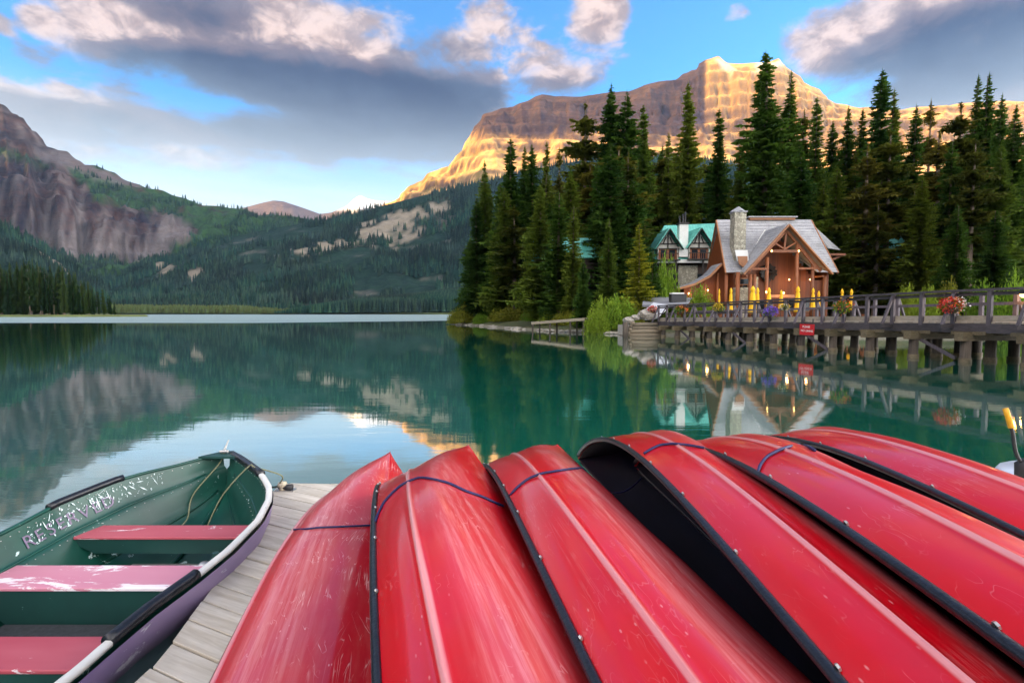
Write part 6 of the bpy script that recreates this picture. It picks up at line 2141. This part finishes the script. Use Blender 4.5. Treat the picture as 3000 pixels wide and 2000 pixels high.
def on_canoes(px, py, lift=.006):
    d = pray(px, py).normalized(); best = None
    for b in HULL.values():
        h = b.ray_cast(Vector((0, 0, EYE)), d)
        if h[0] is not None and (best is None or h[3] < best): best = h[3]
    return None if best is None else Vector((0, 0, EYE)) + d * (best - lift)


M_CORD = plain('navy_cord', (.015, .018, .09), .6, var=.3, scale=60)
def cord(px, label, r_=.0045):
    pts = []
    P2 = []
    for i in range(len(px) - 1):
        for k_ in range(8):
            f = k_ / 8; P2.append((px[i][0] * (1 - f) + px[i + 1][0] * f, px[i][1] * (1 - f) + px[i + 1][1] * f))
    P2.append(px[-1])
    for q in P2:
        h = on_canoes(*q)
        if h is not None: pts.append(h)
    if len(pts) < 4: return
    # smooth jumps between neighbouring canoes
    for _ in range(6):
        pts = [pts[0]] + [pts[i] * .4 + (pts[i - 1] + pts[i + 1]) * .3 for i in range(1, len(pts) - 1)] + [pts[-1]]
    n_ = Vector((0, 0, .004))
    tag(MB().tube([p + n_ for p in pts], r_, 6).build('cord', M_CORD, None, True), label, 'cord')
z5 = lambda a: [(600 + .478 * x, 1250 + .478 * y) for x, y in a]
z6 = lambda a: [(1400 + .491 * x, 1230 + .491 * y) for x, y in a]
z7 = lambda a: [(2100 + .542 * x, 1150 + .542 * y) for x, y in a]
cord(z5([(330, 740), (400, 670), (470, 635), (620, 630), (700, 620), (850, 615), (1030, 606)]), 'dark blue cord across the leftmost canoe')
cord(z5([(1045, 590), (1060, 540), (1100, 460), (1200, 360), (1310, 312), (1400, 325), (1500, 350), (1600, 400), (1700, 432), (1780, 470), (1830, 490)]), 'dark blue cord across the second canoe')
cord(z6([(165, 490), (220, 420), (290, 360), (370, 325), (480, 308), (560, 296), (625, 290)]), 'dark blue cord across the middle canoe')
cord(z6([(990, 205), (1040, 175), (1090, 153), (1170, 146), (1260, 155), (1350, 172)]), 'dark blue cord over the end of the tipped canoe')
cord(z7([(222, 435), (235, 395), (270, 350), (350, 310), (455, 278), (500, 300), (530, 318)]), 'blue cord over the end of the fifth canoe')
A_, B_ = on_canoes(*z6([(625, 291)])[0]), on_canoes(*z6([(985, 338)])[0])
if A_ and B_:
    pts = [A_.lerp(B_, i / 14) - Vector((0, 0, .10 * math.sin(math.pi * i / 14))) for i in range(15)]
    tag(MB().tube(pts, .0045, 6).build('cord', M_CORD, None, True), 'dark blue cord sagging across the dark opening of the tipped canoe', 'cord')

# ------------------------------------------------------------------ white boat with a yellow gripped lever at the right edge
def whiteboat():
    q = onz(2990, 1385, .45)
    c = thing('white_boat', 'white moored boat just entering the picture at the right edge', 'boat', (q.x + 1.42, q.y - .05, -.08))
    V = []; Fc = []
    for z, w, l in ((-.1, .55, 1.2), (.15, .85, 1.6), (.42, 1.0, 1.75), (.46, .97, 1.72)):
        for i in range(24):
            a = i / 24 * 6.283
            V.append((w * 1.35 * abs(math.cos(a)) ** .6 * (1 if math.cos(a) >= 0 else -1), l * .45 * abs(math.sin(a)) ** .6 * (1 if math.sin(a) >= 0 else -1), z))
    for r_ in range(3):
        for i in range(24):
            Fc.append((r_ * 24 + i, r_ * 24 + (i + 1) % 24, r_ * 24 + 24 + (i + 1) % 24, r_ * 24 + 24 + i))
    Fc.append(tuple(72 + i for i in range(24)))
    wm = plain('white_gelcoat', (.72, .78, .84), .3, var=.05)
    link(bpy.data.objects.new('hull', mesh('hull', V, Fc, wm, True)), c)
    for i in range(5):
        MB().box((-.55 + i * .28, 0, .475), (.10, 1.1, .025)).build('deck_rib', wm, c)
    # lever
    Y = q.y - .15
    pts = [at(2990, 1352, Y), at(2978, 1330, Y), at(2971, 1300, Y), at(2968, 1275, Y), at(2962, 1250, Y)]
    tp = [at(2962, 1252, Y), at(2954, 1222, Y), at(2946, 1197, Y)]
    e = thing('steering_lever', 'bent black lever with a bright yellow grip beside the white boat', 'lever', pts[0])
    o_ = pts[0]
    MB().tube([p - o_ for p in curve_pts(pts, 5)], .016, 8).build('rod', M_BLACK, e, True)
    MB().tube([p - o_ for p in tp], .024, 10).build('grip', plain('yellow_grip', (.72, .36, .01), .45, var=.1), e, True)
    b0 = at(3004, 1375, Y) - o_
    MB().lathe([(.03, -.11), (.075, -.07), (.08, .05), (.03, .10)], b0, 14).build('housing', M_BLACK, e, True)
whiteboat()

# ------------------------------------------------------------------ air
def haze():
    m_ = bpy.data.materials.new('haze_air'); m_.use_nodes = True; t = m_.node_tree
    for n in list(t.nodes): t.nodes.remove(n)
    pv = t.nodes.new('ShaderNodeVolumePrincipled'); out_ = t.nodes.new('ShaderNodeOutputMaterial')
    pv.inputs['Color'].default_value = (.40, .66, 1.0, 1)
    pv.inputs['Density'].default_value = HAZE
    pv.inputs['Anisotropy'].default_value = .2
    t.links.new(pv.outputs[0], out_.inputs['Volume'])
    try: m_.cycles.homogeneous_volume = True
    except Exception: pass
    mb = MB().box((0, 900, 1080), (19600, 19600, 2300))
    o = mb.build('haze', m_)
    tag(o, 'thin blue evening haze over the lake and the mountains', 'haze', None, 'stuff')
HAZE = .000017
haze()
